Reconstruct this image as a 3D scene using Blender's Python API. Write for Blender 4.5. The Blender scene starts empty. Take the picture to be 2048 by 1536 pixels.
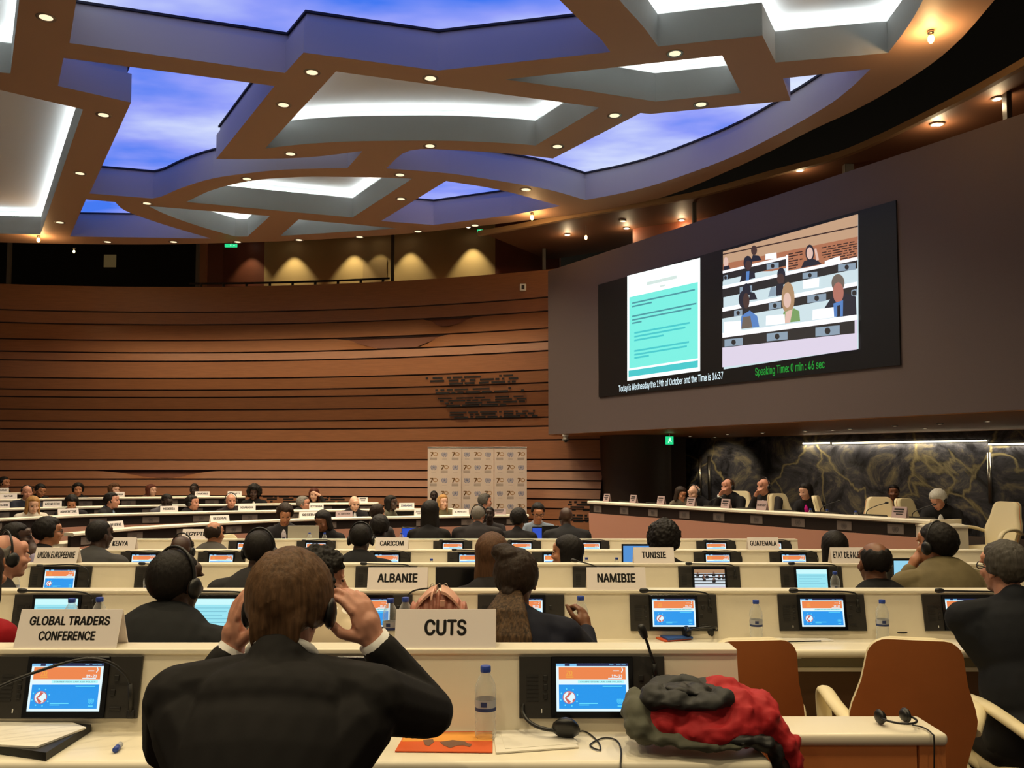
import bpy, bmesh, math, random
import numpy as np
from mathutils import Vector, Matrix

# ------------------------------------------------------------------ camera, world, exposure
SC = bpy.context.scene
COL = SC.collection
CAMZ = 1.53
FPX = 1750.0
PITCH = math.radians(3.5)
CY = 930 - FPX * math.tan(PITCH)
cam_d = bpy.data.cameras.new('camera')
cam_d.sensor_width = 36.0
cam_d.sensor_fit = 'HORIZONTAL'
cam_d.lens = FPX / 2048 * 36.0
cam_d.shift_y = (CY - 768) / 2048
cam_d.clip_end = 200
cam = bpy.data.objects.new('camera', cam_d)
cam.location = (0, 0, CAMZ)
cam.rotation_euler = (math.pi / 2 + PITCH, 0, 0)
COL.objects.link(cam)
SC.camera = cam
SC.view_settings.view_transform = 'Standard'
SC.view_settings.look = 'None'
SC.view_settings.gamma = 1
SC.view_settings.use_curve_mapping = False
SC.view_settings.exposure = 0.0
world = bpy.data.worlds.new('world')
SC.world = world
world.use_nodes = True
world.node_tree.nodes['Background'].inputs[0].default_value = (1.0, 0.82, 0.56, 1)
world.node_tree.nodes['Background'].inputs[1].default_value = 0.16

SPOT_W = 285.0
SPOT_COL = (1.0, 0.82, 0.50)

def lamp(name, kind, loc, energy, color, target=None, size=0.1, angle=100, blend=0.6, parent=None):
    l = bpy.data.lights.new(name, kind)
    l.energy = energy
    l.color = color
    if kind == 'SPOT':
        l.spot_size = math.radians(angle)
        l.spot_blend = blend
        l.shadow_soft_size = size
    elif kind == 'AREA':
        l.size = size
    else:
        l.shadow_soft_size = size
    o = bpy.data.objects.new(name, l)
    o.location = loc
    if target is not None:
        d = Vector(target) - Vector(loc)
        o.rotation_euler = d.to_track_quat('-Z', 'Y').to_euler()
    COL.objects.link(o)
    return o

# ------------------------------------------------------------------ pixel -> world helpers
def ray(px, py):
    u = (px - 1024) / FPX
    v = -(py - CY) / FPX
    return Vector((u, math.cos(PITCH) - math.sin(PITCH) * v, math.sin(PITCH) + math.cos(PITCH) * v))

def at(px, py, Y):
    d = ray(px, py)
    return Vector((0, 0, CAMZ)) + d * (Y / d.y)

def atz(px, py, Z):
    d = ray(px, py)
    return Vector((0, 0, CAMZ)) + d * ((Z - CAMZ) / d.z)

def onplane(px, py, p0, n):
    d = ray(px, py)
    o = Vector((0, 0, CAMZ))
    return o + d * ((Vector(p0) - o).dot(n) / d.dot(n))

# ------------------------------------------------------------------ materials
def lin(c):
    return tuple(((x / 255) / 12.92 if x / 255 <= 0.04045 else ((x / 255 + 0.055) / 1.055) ** 2.4) for x in c)

MATS = {}
def mat(name, rgb, rough=0.55, metal=0.0, emit=0.0, noise=0.0, nscale=40, bump=0.0, spec=0.5, stretch=None, sheen=0.0):
    """rgb in 0-255 sRGB. noise = strength of a procedural colour variation."""
    if name in MATS:
        return MATS[name]
    m = bpy.data.materials.new(name)
    m.use_nodes = True
    nt = m.node_tree
    b = nt.nodes['Principled BSDF']
    c = lin(rgb)
    b.inputs['Base Color'].default_value = (*c, 1)
    b.inputs['Roughness'].default_value = rough
    b.inputs['Metallic'].default_value = metal
    b.inputs['Specular IOR Level'].default_value = spec
    if emit:
        b.inputs['Emission Color'].default_value = (*c, 1)
        b.inputs['Emission Strength'].default_value = emit
        b.inputs['Base Color'].default_value = (0.02, 0.02, 0.02, 1)
    if noise or bump:
        tc = nt.nodes.new('ShaderNodeTexCoord')
        mp = nt.nodes.new('ShaderNodeMapping')
        nt.links.new(tc.outputs['Object'], mp.inputs[0])
        if stretch:
            mp.inputs['Scale'].default_value = stretch
        nz = nt.nodes.new('ShaderNodeTexNoise')
        nz.inputs['Scale'].default_value = nscale
        nz.inputs['Detail'].default_value = 4
        nt.links.new(mp.outputs[0], nz.inputs['Vector'])
        if noise:
            rp = nt.nodes.new('ShaderNodeValToRGB')
            rp.color_ramp.elements[0].position = 0.3
            rp.color_ramp.elements[1].position = 0.7
            rp.color_ramp.elements[0].color = (*[x * (1 - noise) for x in c], 1)
            rp.color_ramp.elements[1].color = (*[min(1, x * (1 + noise)) for x in c], 1)
            nt.links.new(nz.outputs['Fac'], rp.inputs[0])
            nt.links.new(rp.outputs[0], b.inputs['Base Color'])
        if bump:
            bp = nt.nodes.new('ShaderNodeBump')
            bp.inputs['Strength'].default_value = bump
            bp.inputs['Distance'].default_value = 0.01
            nt.links.new(nz.outputs['Fac'], bp.inputs['Height'])
            nt.links.new(bp.outputs[0], b.inputs['Normal'])
    MATS[name] = m
    return m

# ------------------------------------------------------------------ mesh builder
def _ico(sub):
    bm = bmesh.new()
    bmesh.ops.create_icosphere(bm, subdivisions=sub, radius=1)
    v = np.array([p.co[:] for p in bm.verts])
    bm.verts.ensure_lookup_table()
    f = [[x.index for x in q.verts] for q in bm.faces]
    bm.free()
    return v, f
ICO = {1: _ico(1), 2: _ico(2), 3: _ico(3)}

def rotz(a):
    return Matrix.Rotation(a, 3, 'Z')

class MB:
    def __init__(s):
        s.v = []; s.f = []; s.m = []
    def add(s, verts, faces, mi=0):
        n = len(s.v)
        s.v.extend([tuple(p) for p in verts])
        s.f.extend([[i + n for i in q] for q in faces])
        s.m.extend([mi] * len(faces))
        return s
    def box(s, c, size, rot=None, mi=0):
        hx, hy, hz = [q / 2 for q in size]
        P = [Vector((x, y, z)) for x in (-hx, hx) for y in (-hy, hy) for z in (-hz, hz)]
        if rot is not None:
            P = [rot @ p for p in P]
        P = [p + Vector(c) for p in P]
        return s.add(P, [(0, 1, 3, 2), (4, 6, 7, 5), (0, 4, 5, 1), (2, 3, 7, 6), (0, 2, 6, 4), (1, 5, 7, 3)], mi)
    def rbox(s, c, size, r=0.01, seg=2, rot=None, mi=0):
        bm = bmesh.new()
        bmesh.ops.create_cube(bm, size=1)
        for q in bm.verts:
            q.co = Vector((q.co.x * size[0], q.co.y * size[1], q.co.z * size[2]))
        bmesh.ops.bevel(bm, geom=bm.edges[:], offset=r, segments=seg, profile=0.5, affect='EDGES')
        bm.verts.ensure_lookup_table()
        P = [q.co.copy() for q in bm.verts]
        F = [[x.index for x in q.verts] for q in bm.faces]
        bm.free()
        if rot is not None:
            P = [rot @ p for p in P]
        P = [p + Vector(c) for p in P]
        return s.add(P, F, mi)
    def quad(s, a, b, c, d, mi=0):
        return s.add([a, b, c, d], [(0, 1, 2, 3)], mi)
    def poly(s, pts, mi=0):
        return s.add(pts, [list(range(len(pts)))], mi)
    def ell(s, c, r, rot=None, sub=2, mi=0):
        if isinstance(r, (int, float)):
            r = (r, r, r)
        V, F = ICO[sub]
        A = V * np.array(r)
        if rot is not None:
            A = A @ np.array(rot.to_3x3()).T
        A = A + np.array(c)[:3]
        return s.add(A.tolist(), F, mi)
    def tube(s, pts, r, n=8, mi=0, caps=True, flat=1.0):
        pts = [Vector(p) for p in pts]
        if isinstance(r, (int, float)):
            r = [r] * len(pts)
        V = []; F = []
        prev = None
        for i, p in enumerate(pts):
            t = (pts[min(i + 1, len(pts) - 1)] - pts[max(i - 1, 0)]).normalized()
            if prev is None:
                a = t.cross(Vector((0, 0, 1)))
                if a.length < 1e-3:
                    a = t.cross(Vector((0, 1, 0)))
                a.normalize()
            else:
                a = (prev - t * prev.dot(t)).normalized()
            prev = a
            b = t.cross(a)
            for k in range(n):
                th = 2 * math.pi * k / n
                V.append(p + a * (math.cos(th) * r[i]) + b * (math.sin(th) * r[i] * flat))
        for i in range(len(pts) - 1):
            for k in range(n):
                F.append((i * n + k, i * n + (k + 1) % n, (i + 1) * n + (k + 1) % n, (i + 1) * n + k))
        if caps:
            F.append(list(range(n))[::-1])
            F.append([(len(pts) - 1) * n + k for k in range(n)])
        return s.add(V, F, mi)
    def cap(s, a, b, ra, rb, n=10, mi=0):
        """tapered limb segment with round ends (for remeshing)"""
        s.tube([a, b], [ra, rb], n, mi)
        s.ell(a, ra, sub=1 if ra < .02 else 2, mi=mi)
        s.ell(b, rb, sub=1 if rb < .02 else 2, mi=mi)
        return s
    def lathe(s, prof, n=20, c=(0, 0, 0), mi=0):
        V = []; F = []
        for (r, z) in prof:
            for k in range(n):
                t = 2 * math.pi * k / n
                V.append((c[0] + r * math.cos(t), c[1] + r * math.sin(t), c[2] + z))
        for i in range(len(prof) - 1):
            for k in range(n):
                F.append((i * n + k, i * n + (k + 1) % n, (i + 1) * n + (k + 1) % n, (i + 1) * n + k))
        F.append(list(range(n))[::-1])
        F.append([(len(prof) - 1) * n + k for k in range(n)])
        return s.add(V, F, mi)
    def prism(s, pts, d, mi=0):
        """closed polygon (3-D points) extruded along vector d"""
        n = len(pts)
        P = [Vector(p) for p in pts]
        d = Vector(d)
        V = P + [p + d for p in P]
        F = [list(range(n))[::-1], [n + i for i in range(n)]]
        F += [(i, (i + 1) % n, n + (i + 1) % n, n + i) for i in range(n)]
        return s.add(V, F, mi)
    def sweep(s, path, prof, mi=0, closed=True, caps=True):
        """sweep a cross-section [(out, z)] along a plan path of (x, y); 'out' is measured to the right of travel"""
        V = []; F = []
        n = len(prof)
        P = [Vector((p[0], p[1])) for p in path]
        for i, p in enumerate(P):
            t = (P[min(i + 1, len(P) - 1)] - P[max(i - 1, 0)]).normalized()
            o = Vector((t.y, -t.x))
            for (a, z) in prof:
                V.append((p.x + o.x * a, p.y + o.y * a, z))
        m = n if closed else n - 1
        for i in range(len(P) - 1):
            for k in range(m):
                F.append((i * n + k, i * n + (k + 1) % n, (i + 1) * n + (k + 1) % n, (i + 1) * n + k))
        if caps and closed:
            F.append(list(range(n)))
            F.append([(len(P) - 1) * n + k for k in range(n)][::-1])
        return s.add(V, F, mi)
    def move(s, off):
        off = Vector(off)
        s.v = [tuple(Vector(p) + off) for p in s.v]
        return s
    def build(s, name, mats, parent=None, smooth=False, loc=None, angle=None):
        me = bpy.data.meshes.new(name)
        me.from_pydata([tuple(p) for p in s.v], [], s.f)
        if not isinstance(mats, (list, tuple)):
            mats = [mats]
        for q in mats:
            me.materials.append(q)
        if any(s.m):
            me.polygons.foreach_set('material_index', s.m)
        bm = bmesh.new(); bm.from_mesh(me)
        bmesh.ops.recalc_face_normals(bm, faces=bm.faces[:])
        bm.to_mesh(me); bm.free()
        if smooth:
            me.polygons.foreach_set('use_smooth', [True] * len(me.polygons))
            if angle:
                me.set_sharp_from_angle(angle=math.radians(angle))
        me.update()
        o = bpy.data.objects.new(name, me)
        COL.objects.link(o)
        if parent is not None:
            o.parent = parent
        if loc is not None:
            o.location = loc
        return o

def tag(o, label, cat, group=None, kind=None):
    if label: o['label'] = label
    if cat: o['category'] = cat
    if group: o['group'] = group
    if kind: o['kind'] = kind
    return o

def struct(o):
    o['kind'] = 'structure'
    return o

def empty(name, loc, label, cat, group=None, rot=(0, 0, 0)):
    o = bpy.data.objects.new(name, None)
    o.empty_display_size = 0.05
    COL.objects.link(o)
    o.location = loc
    o.rotation_euler = rot
    return tag(o, label, cat, group)

def copy_tree(o, parent=None):
    c = o.copy()
    COL.objects.link(c)
    if parent is not None:
        c.parent = parent
    for ch in list(o.children):
        copy_tree(ch, c)
    return c

def catmull(pts, n=6):
    P = [Vector(p) for p in pts]
    P = [P[0] * 2 - P[1]] + P + [P[-1] * 2 - P[-2]]
    out = []
    for i in range(1, len(P) - 2):
        for k in range(n):
            t = k / n
            a, b, c, d = P[i - 1], P[i], P[i + 1], P[i + 2]
            out.append(0.5 * ((2 * b) + (c - a) * t + (2 * a - 5 * b + 4 * c - d) * t * t + (3 * b - a - 3 * c + d) * t ** 3))
    out.append(P[-2])
    return out

# text -> flat mesh geometry centred on the origin, in the XZ plane facing -Y
_TX = {}
try:    # a plain grotesque that ships with Blender, like the lettering in the hall
    import os
    FONT = bpy.data.fonts.load(os.path.join(bpy.utils.system_resource('DATAFILES', path='fonts'), 'Inter.woff2'))
except Exception:
    FONT = None
def text_geo(txt, w=None, h=None, bold=0.012):
    key = (txt, bold)
    if key not in _TX:
        cu = bpy.data.curves.new('lettering_curve', 'FONT')
        cu.body = txt
        if FONT: cu.font = FONT
        cu.align_x = 'CENTER'
        cu.offset = 0.0 if FONT else bold
        cu.resolution_u = 3
        cu.space_line = 0.9
        ob = bpy.data.objects.new('lettering_curve', cu)
        me = bpy.data.meshes.new_from_object(ob)
        V = np.array([q.co[:] for q in me.vertices])
        F = [list(q.vertices) for q in me.polygons]
        bpy.data.objects.remove(ob)
        bpy.data.meshes.remove(me)
        bpy.data.curves.remove(cu)
        if FONT and bold:      # thicken the strokes: shifted copies
            n0, V0, F0 = len(V), V, F
            d = min(bold, .05) * 1.1
            V = np.concatenate([V0 + np.array((a, b, 0)) for a, b in ((-d, 0), (d, 0), (0, d * .6), (0, -d * .6))])
            F = [[i + k * n0 for i in f] for k in range(4) for f in F0]
        mn, mx = V.min(0), V.max(0)
        V = V - (mn + mx) / 2
        _TX[key] = (V, F, mx - mn)
    V, F, sz = _TX[key]
    sx = w / sz[0] if w else h / sz[1]
    sz_ = h / sz[1] if h else sx
    return [(p[0] * sx, 0.0, p[1] * sz_) for p in V], F

def put_text(mb, txt, origin, ux, uz, w=None, h=None, mi=0, bold=0.012):
    V, F = text_geo(txt, w, h, bold)
    o, ux, uz = Vector(origin), Vector(ux), Vector(uz)
    mb.add([o + ux * p[0] + uz * p[2] for p in V], F, mi)

# objects whose mesh still has to be fused (voxel remesh) at the end
FUSE = []
def fuse(o, vox, smooth=3, factor=0.5):
    r = o.modifiers.new('fuse', 'REMESH')
    r.mode = 'VOXEL'
    r.voxel_size = vox
    r.use_smooth_shade = True
    if smooth:
        sm = o.modifiers.new('soft', 'SMOOTH')
        sm.iterations = smooth
        sm.factor = factor
    FUSE.append(o)
    return o

def run_fuse():
    bpy.context.view_layer.update()
    dg = bpy.context.evaluated_depsgraph_get()
    new = []
    for o in FUSE:
        ev = o.evaluated_get(dg)
        me = bpy.data.meshes.new_from_object(ev)
        new.append((o, me))
    for o, me in new:
        mats = list(o.data.materials)
        o.modifiers.clear()
        old = o.data
        o.data = me
        if not me.materials:
            for q in mats:
                me.materials.append(q)
        me.polygons.foreach_set('use_smooth', [True] * len(me.polygons))
        me.name = o.name
        bpy.data.meshes.remove(old)

# ================================================================== palette
M_CREAM = mat('cream laminate', (236, 226, 204), 0.38, noise=0.03, nscale=6)
M_CREAM_EDGE = mat('cream edge', (240, 231, 210), 0.33)
M_PINK = mat('rose laminate', (206, 150, 128), 0.5)
M_BAND = mat('dark band', (34, 24, 20), 0.45)
M_PLAQUE = mat('grey plaque', (128, 116, 108), 0.5)
M_PLAQUE_MARK = mat('plaque emblem', (88, 80, 78), 0.5)
M_WOOD = mat('warm cherry wood', (146, 93, 58), 0.5, noise=0.10, nscale=3, stretch=(1, 1, 14))
M_WOOD_DARK = mat('groove shadow wood', (52, 26, 14), 0.7)
M_WOOD_RED = mat('red brown panel', (112, 58, 36), 0.55, noise=0.08, nscale=2)
M_SLOT = mat('slot black', (18, 10, 8), 0.8)
M_BEIGE = mat('beige gallery plaster', (176, 150, 100), 0.8)
M_CANOPY = mat('canopy tan paint', (172, 136, 112), 0.6)
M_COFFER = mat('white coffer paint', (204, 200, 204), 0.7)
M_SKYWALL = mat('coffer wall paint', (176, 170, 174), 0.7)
M_COVE = mat('darkened cove wall', (142, 143, 142), 0.7)  # wall colour set darker than the lid to imitate weak bounce light
M_GAP = mat('shadow gap', (24, 26, 44), 0.8)
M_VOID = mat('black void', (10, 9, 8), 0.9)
M_SCREENWALL = mat('taupe fabric wall', (96, 82, 80), 0.75, noise=0.04, nscale=120)
M_SOFFIT = mat('brown soffit', (196, 138, 92), 0.5)
M_COLUMN = mat('dark bronze column', (62, 44, 32), 0.55)
M_BLACK = mat('matte black', (16, 15, 15), 0.55)
M_BLACKGLOSS = mat('gloss black', (8, 8, 10), 0.15)
M_METAL = mat('brushed steel', (190, 185, 175), 0.3, 1.0)
M_RAIL = mat('dark rail metal', (50, 38, 28), 0.5)
M_WHITE = mat('white plastic', (230, 228, 222), 0.45)
E_LED = mat('cool white led', (236, 250, 246), emit=24.0)
E_DOWN = mat('downlight lens', (255, 232, 190), emit=1.25)
E_BULB = mat('bright bulb', (255, 190, 96), emit=60.0)
E_SMALL = mat('small bright light', (255, 240, 215), emit=9.0)
E_STRIP = mat('glowing strip reflection', (255, 238, 200), emit=5.0)  # glow for the reflections on the marble, no real fitting
E_GREEN = mat('exit green', (30, 190, 120), emit=1.4)
E_GREENW = mat('exit pictogram', (225, 255, 240), emit=1.3)

def floor_z(Y):
    if Y < 2.6: return 0.0
    return -0.0383 * (Y - 2.6) if Y < 9.6 else -0.268

# carpet
def carpet_mat():
    m = bpy.data.materials.new('carpet')
    m.use_nodes = True
    nt = m.node_tree
    b = nt.nodes['Principled BSDF']
    b.inputs['Roughness'].default_value = 0.95
    tc = nt.nodes.new('ShaderNodeTexCoord')
    br = nt.nodes.new('ShaderNodeTexBrick')
    br.inputs['Scale'].default_value = 1.0
    br.inputs['Brick Width'].default_value = 0.5
    br.inputs['Row Height'].default_value = 0.9
    br.inputs['Mortar Size'].default_value = 0.22
    br.inputs['Color1'].default_value = (*lin((150, 66, 20)), 1)
    br.inputs['Color2'].default_value = (*lin((120, 56, 22)), 1)
    br.inputs['Mortar'].default_value = (*lin((26, 16, 11)), 1)  # orange bricks paint lit patches of carpet, dark mortar the shaded rest
    nt.links.new(tc.outputs['Object'], br.inputs['Vector'])
    nt.links.new(br.outputs['Color'], b.inputs['Base Color'])
    return m

mb = MB()
ys = [-6, 2.6, 9.6, 30]
for a, b in zip(ys[:-1], ys[1:]):
    za, zb = floor_z(a), floor_z(b)
    mb.quad((-26, a, za), (16, a, za), (16, b, zb), (-26, b, zb))
struct(mb.build('floor', carpet_mat()))

# ------------------------------------------------------------------ curved timber wall
WCX, WCY, WR = -8.5, -0.7, 22.7
def arc_pt(th, R=WR):
    return (WCX + R * math.sin(th), WCY + R * math.cos(th))
def arc_th(px, R=WR):
    k = ray(px, 900); k = k.x / k.y
    # (kY-cx)^2+(Y-cy)^2=R^2
    A = k * k + 1; B = -2 * (k * WCX + WCY); C = WCX ** 2 + WCY ** 2 - R * R
    Y = (-B + math.sqrt(B * B - 4 * A * C)) / (2 * A)
    return math.atan2(k * Y - WCX, Y - WCY)
def wall_pt(px, py, R=WR):
    th = arc_th(px, R)
    x, y = arc_pt(th, R)
    return at(px, py, y)

TH0, TH1 = -0.62, arc_th(1206)
WTOP = at(350, 574, arc_pt(arc_th(350))[1]).z
lines_y = [624.6, 650, 684.5, 710.5, 727.5, 761, 783, 797, 821, 843, 859, 884, 920, 940.5, 958, 973, 991, 1008, 1028, 1046, 1066]
GZ = [at(350, y, arc_pt(arc_th(350))[1]).z for y in lines_y]
edges = [WTOP] + GZ + [-0.27]
LENS = {1: [(845, 890, 962, .17)], 2: [(672, 812, 906, .34)], 13: [(190, 330, 440, .17)]}
def bump(th, a, c, b):
    if th <= a or th >= b: return 0.0
    t = (th - a) / (c - a) if th < c else (b - th) / (b - c)
    return t * t * (3 - 2 * t)
NT = 150
FZ = [(-.3, -.20), (.6, -.20), (1.75, .03), (2.2, .03), (3.85, -.50), (4.15, -.50), (5.25, .0), (7, .0)]
def fz(z):
    for (a, p), (b, q) in zip(FZ[:-1], FZ[1:]):
        if z <= b:
            t = max(0, (z - a) / (b - a)); t = t * t * (3 - 2 * t)
            return p + (q - p) * t
    return 0.0
ths = [TH0 + (TH1 - TH0) * i / NT for i in range(NT + 1)]
mb = MB()
def strip(rows, mi=0):
    """rows: list of lists of points along the arc"""
    n = len(rows[0])
    V = [p for r in rows for p in r]
    F = []
    for j in range(len(rows) - 1):
        for i in range(n - 1):
            F.append((j * n + i, j * n + i + 1, (j + 1) * n + i + 1, (j + 1) * n + i))
    mb.add(V, F, mi)
def arcrow(R, z):
    return [(*arc_pt(t, R(t) if callable(R) else R), z(t) if callable(z) else z) for t in ths]
for i in range(len(edges) - 1):
    hi, lo = edges[i], edges[i + 1]
    g = 0.016
    lens = [(arc_th(a), arc_th(c), arc_th(b), d) for a, c, b, d in LENS.get(i - 1, [])]
    dz = lambda t: sum(bump(t, a, c, b) * d for a, c, b, d in lens)
    bk = lambda t: sum(bump(t, a, c, b) * .045 for a, c, b, d in lens)
    zt = (lambda t, hi=hi: hi - (g if hi < WTOP else 0) - dz(t))
    # each board leans a little: its foot stands 2 cm proud of its head
    fh, fl_ = fz(hi), fz(lo)
    strip([arcrow(lambda t: WR + .012 + fh + bk(t), zt), arcrow(WR - .012 + fl_, lo + g), arcrow(WR + .6, lo + g)])
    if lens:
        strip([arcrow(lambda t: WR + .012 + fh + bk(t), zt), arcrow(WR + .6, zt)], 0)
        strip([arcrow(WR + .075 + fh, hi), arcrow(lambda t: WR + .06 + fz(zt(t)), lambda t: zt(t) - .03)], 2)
strip([arcrow(WR + .10, WTOP), arcrow(WR + .10, -.28)], 1)
for i_ in range(len(GZ)): strip([arcrow(WR + .03 + fz(GZ[i_]), GZ[i_] + .03), arcrow(WR + .03 + fz(GZ[i_]), GZ[i_] - .03)], 1)
strip([arcrow(WR - .01, WTOP), arcrow(WR + .25, WTOP)])
# the free end of the timber wall
ex, ey = arc_pt(TH1)
ex2, ey2 = arc_pt(TH1, WR + .6)
zs = [-.27 + (WTOP + .27) * k / 40 for k in range(41)]
mb.poly([(*arc_pt(TH1, WR - .012 + fz(z)), z) for z in zs] + [(ex2, ey2, WTOP), (ex2, ey2, -.27)], 1)
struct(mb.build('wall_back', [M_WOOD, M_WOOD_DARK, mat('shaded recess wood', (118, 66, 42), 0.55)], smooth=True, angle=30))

# acoustic slots cut in the boards
rnd = random.Random(4)
mb = MB()
def board_off(z):
    for hi, lo in zip(edges[:-1], edges[1:]):
        if lo <= z <= hi:
            t = (hi - z) / (hi - lo)
            return (fz(hi) + .012) * (1 - t) + (fz(lo) - .012) * t
    return 0.0
def slot_rows(rows, xl, xr, seed):
    """rows of pixel heights on the left edge -> dashes that follow the boards"""
    r = random.Random(seed)
    for j, y in enumerate(rows):
        t = j / max(1, len(rows) - 1)
        a = xl[0] + (xl[1] - xl[0]) * t; b = xr[0] + (xr[1] - xr[0]) * t
        z = wall_pt((a + b) / 2, y).z
        x = a + r.uniform(-4, 4)
        while x < b:
            w = r.choice([5, 8, 12, 20, 28, 34])
            w = min(w, b - x + 4)
            if r.random() < .93:
                q = [arc_pt(arc_th(x + w * k / 3), WR - .006 + board_off(z)) for k in range(4)]
                hgt = .022
                for k in range(3):
                    mb.prism([(*q[k], z - hgt), (*q[k + 1], z - hgt), (*q[k + 1], z + hgt), (*q[k], z + hgt)],
                             (0.002, .012, 0))
            x += w + r.choice([3, 4, 5, 9])
slot_rows([757, 763, 769], (868, 876), (1046, 1048), 1)
slot_rows([780, 786], (878, 882), (1052, 1056), 2)
slot_rows([796, 801, 806, 811], (886, 896), (1056, 1062), 3)
slot_rows([824, 829, 834], (902, 908), (1070, 1074), 5)
slot_rows([1004, 1009, 1014, 1019], (1142, 1148), (1200, 1203), 6)
slot_rows([1030, 1036, 1042], (1142, 1152), (1200, 1203), 7)
slot_rows([993, 998, 1003], (535, 548), (688, 700), 8)
struct(mb.build('wall_back_acoustic_slots', M_SLOT))

# ------------------------------------------------------------------ gallery above the timber wall
def arc_band(name, R, pxa, pxb, z0, z1, m, n=14, thick=0.0):
    a, b = arc_th(pxa, R), arc_th(pxb, R)
    mb = MB()
    P = [arc_pt(a + (b - a) * i / n, R) for i in range(n + 1)]
    Q = [arc_pt(a + (b - a) * i / n, R + .12) for i in range(n + 1)]
    V = [(*p, z0) for p in P] + [(*p, z1) for p in P] + [(*p, z0) for p in Q] + [(*p, z1) for p in Q]
    k = n + 1
    F = []
    for i in range(n):
        F += [(i, i + 1, k + i + 1, k + i), (2 * k + i, 3 * k + i, 3 * k + i + 1, 2 * k + i + 1), (k + i, k + i + 1, 3 * k + i + 1, 3 * k + i), (i, 2 * k + i, 2 * k + i + 1, i + 1)]
    F += [(0, k, 3 * k, 2 * k), (n, 2 * k + n, 3 * k + n, k + n)]
    mb.add(V, F)
    return struct(mb.build(name, m))
GR = WR + 2.6
arc_band('floor_gallery', WR + .1, -500, 1130, WTOP - .2, WTOP - .02, M_WOOD_RED, 30)
mb = MB()
strip([arcrow(WR + .1, WTOP - .03), arcrow(GR + .2, WTOP - .03)])
struct(mb.build('floor_gallery_deck', M_WOOD_RED))
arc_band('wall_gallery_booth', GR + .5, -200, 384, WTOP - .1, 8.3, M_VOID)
arc_band('wall_gallery_end_panel', GR, 400, 522, WTOP - .1, 8.3, M_WOOD_RED)
arc_band('wall_gallery_plaster', GR, 522, 990, WTOP - .1, 8.3, M_BEIGE, 24)
arc_band('wall_gallery_right_panel', GR - .05, 990, 1120, WTOP - .1, 8.3, M_WOOD_RED)
arc_band('wall_gallery_pier', WR + 1.5, 384, 404, WTOP - .1, 8.3, mat('tan pier', (150, 96, 66), 0.6), 3)
arc_band('trim_booth_left', WR + .5, 0, 7, WTOP - .05, 8.0, mat('grey frame', (92, 84, 78), 0.6), 2)
arc_band('trim_booth_right', WR + .9, 383, 388, WTOP - .05, 8.0, mat('grey frame', (92, 84, 78), 0.6), 2)
arc_band('door_gallery', GR - .04, 722, 770, WTOP - .1, 7.25, mat('gallery door', (158, 132, 88), 0.7), 3)
# lit hatch deep inside the dark interpreters' booth
p = wall_pt(220, 522, GR + .3)
mb = MB(); mb.box((0, 0, 0), (.34, .03, .36))
tag(mb.build('booth_monitor', mat('dim booth glow', (120, 100, 62), emit=.32), loc=p), 'dim square monitor glowing inside the dark interpreters booth', 'monitor')
# roof over everything
mb = MB()
mb.quad((-26, -6, 8.35), (16, -6, 8.35), (16, 30, 8.35), (-26, 30, 8.35))
struct(mb.build('ceiling_void', M_VOID))

# ------------------------------------------------------------------ the coffered canopy
CZ = 6.53
def cpt(px, py):
    q = atz(px, py, CZ)
    return (q.x, q.y)
def arc3(pts, n=5):
    return [(q.x, q.y) for q in catmull([Vector(p) for p in pts], n)]
RIM_PX = [(-160, 481), (0, 485), (150, 488), (300, 489), (450, 486), (600, 481), (720, 474), (830, 466), (950, 453), (1060, 440), (1174, 425), (1324, 395), (1449, 345), (1540, 303), (1624, 260), (1704, 223), (1774, 185), (1860, 130), (1924, 75), (1989, 0)]
rim = arc3([cpt(*p) for p in RIM_PX], 3)
outer = rim + [(5.1, 8.2), (4.9, 6.5), (4.3, 4.5), (3, 2), (1, -.5), (-2, -3), (-6, -5), (-12, -5), (-16.5, 0), (-17.5, 7), (-17, 13), (-15.6, 17.5)]
WHITE = {
 'a': [(38.75, 0), (21, 147), (-150, 130), (-150, -70), (46, -70)],
 'b': [(-150, 144), (0, 180), (166, 219), (81, 469), (-150, 464)],
 'c': [(672, 143), (530, 297), ('c', [(530, 297), (600, 289), (675, 284), (750, 282), (900, 281.5), (1024, 287), (1071, 291)]), (1199, 215)],
 'd': [(1010, 159), (1444, 111), (1482, 186), (1311, 203), (1150, 178)],
 'e': [('c', [(1200, -60), (1239, 0), (1284, 50), (1316, 93)]), (1525, 71), (1551, 125), (1776, 106), ('c', [(1776, 106), (1814, 55), (1846, 0), (1870, -60)])],
 'f': [('c', [(372, 404), (425, 380), (500, 362), (600, 354), (700, 354), (825, 357)]), (705, 435)],
 'g': [(297, 412), (540, 432), (495, 473), ('c', [(470, 473), (400, 453), (340, 432), (300, 414)])],
 'h': [(597, 439), (795, 457), (560, 472)],
}
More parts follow.
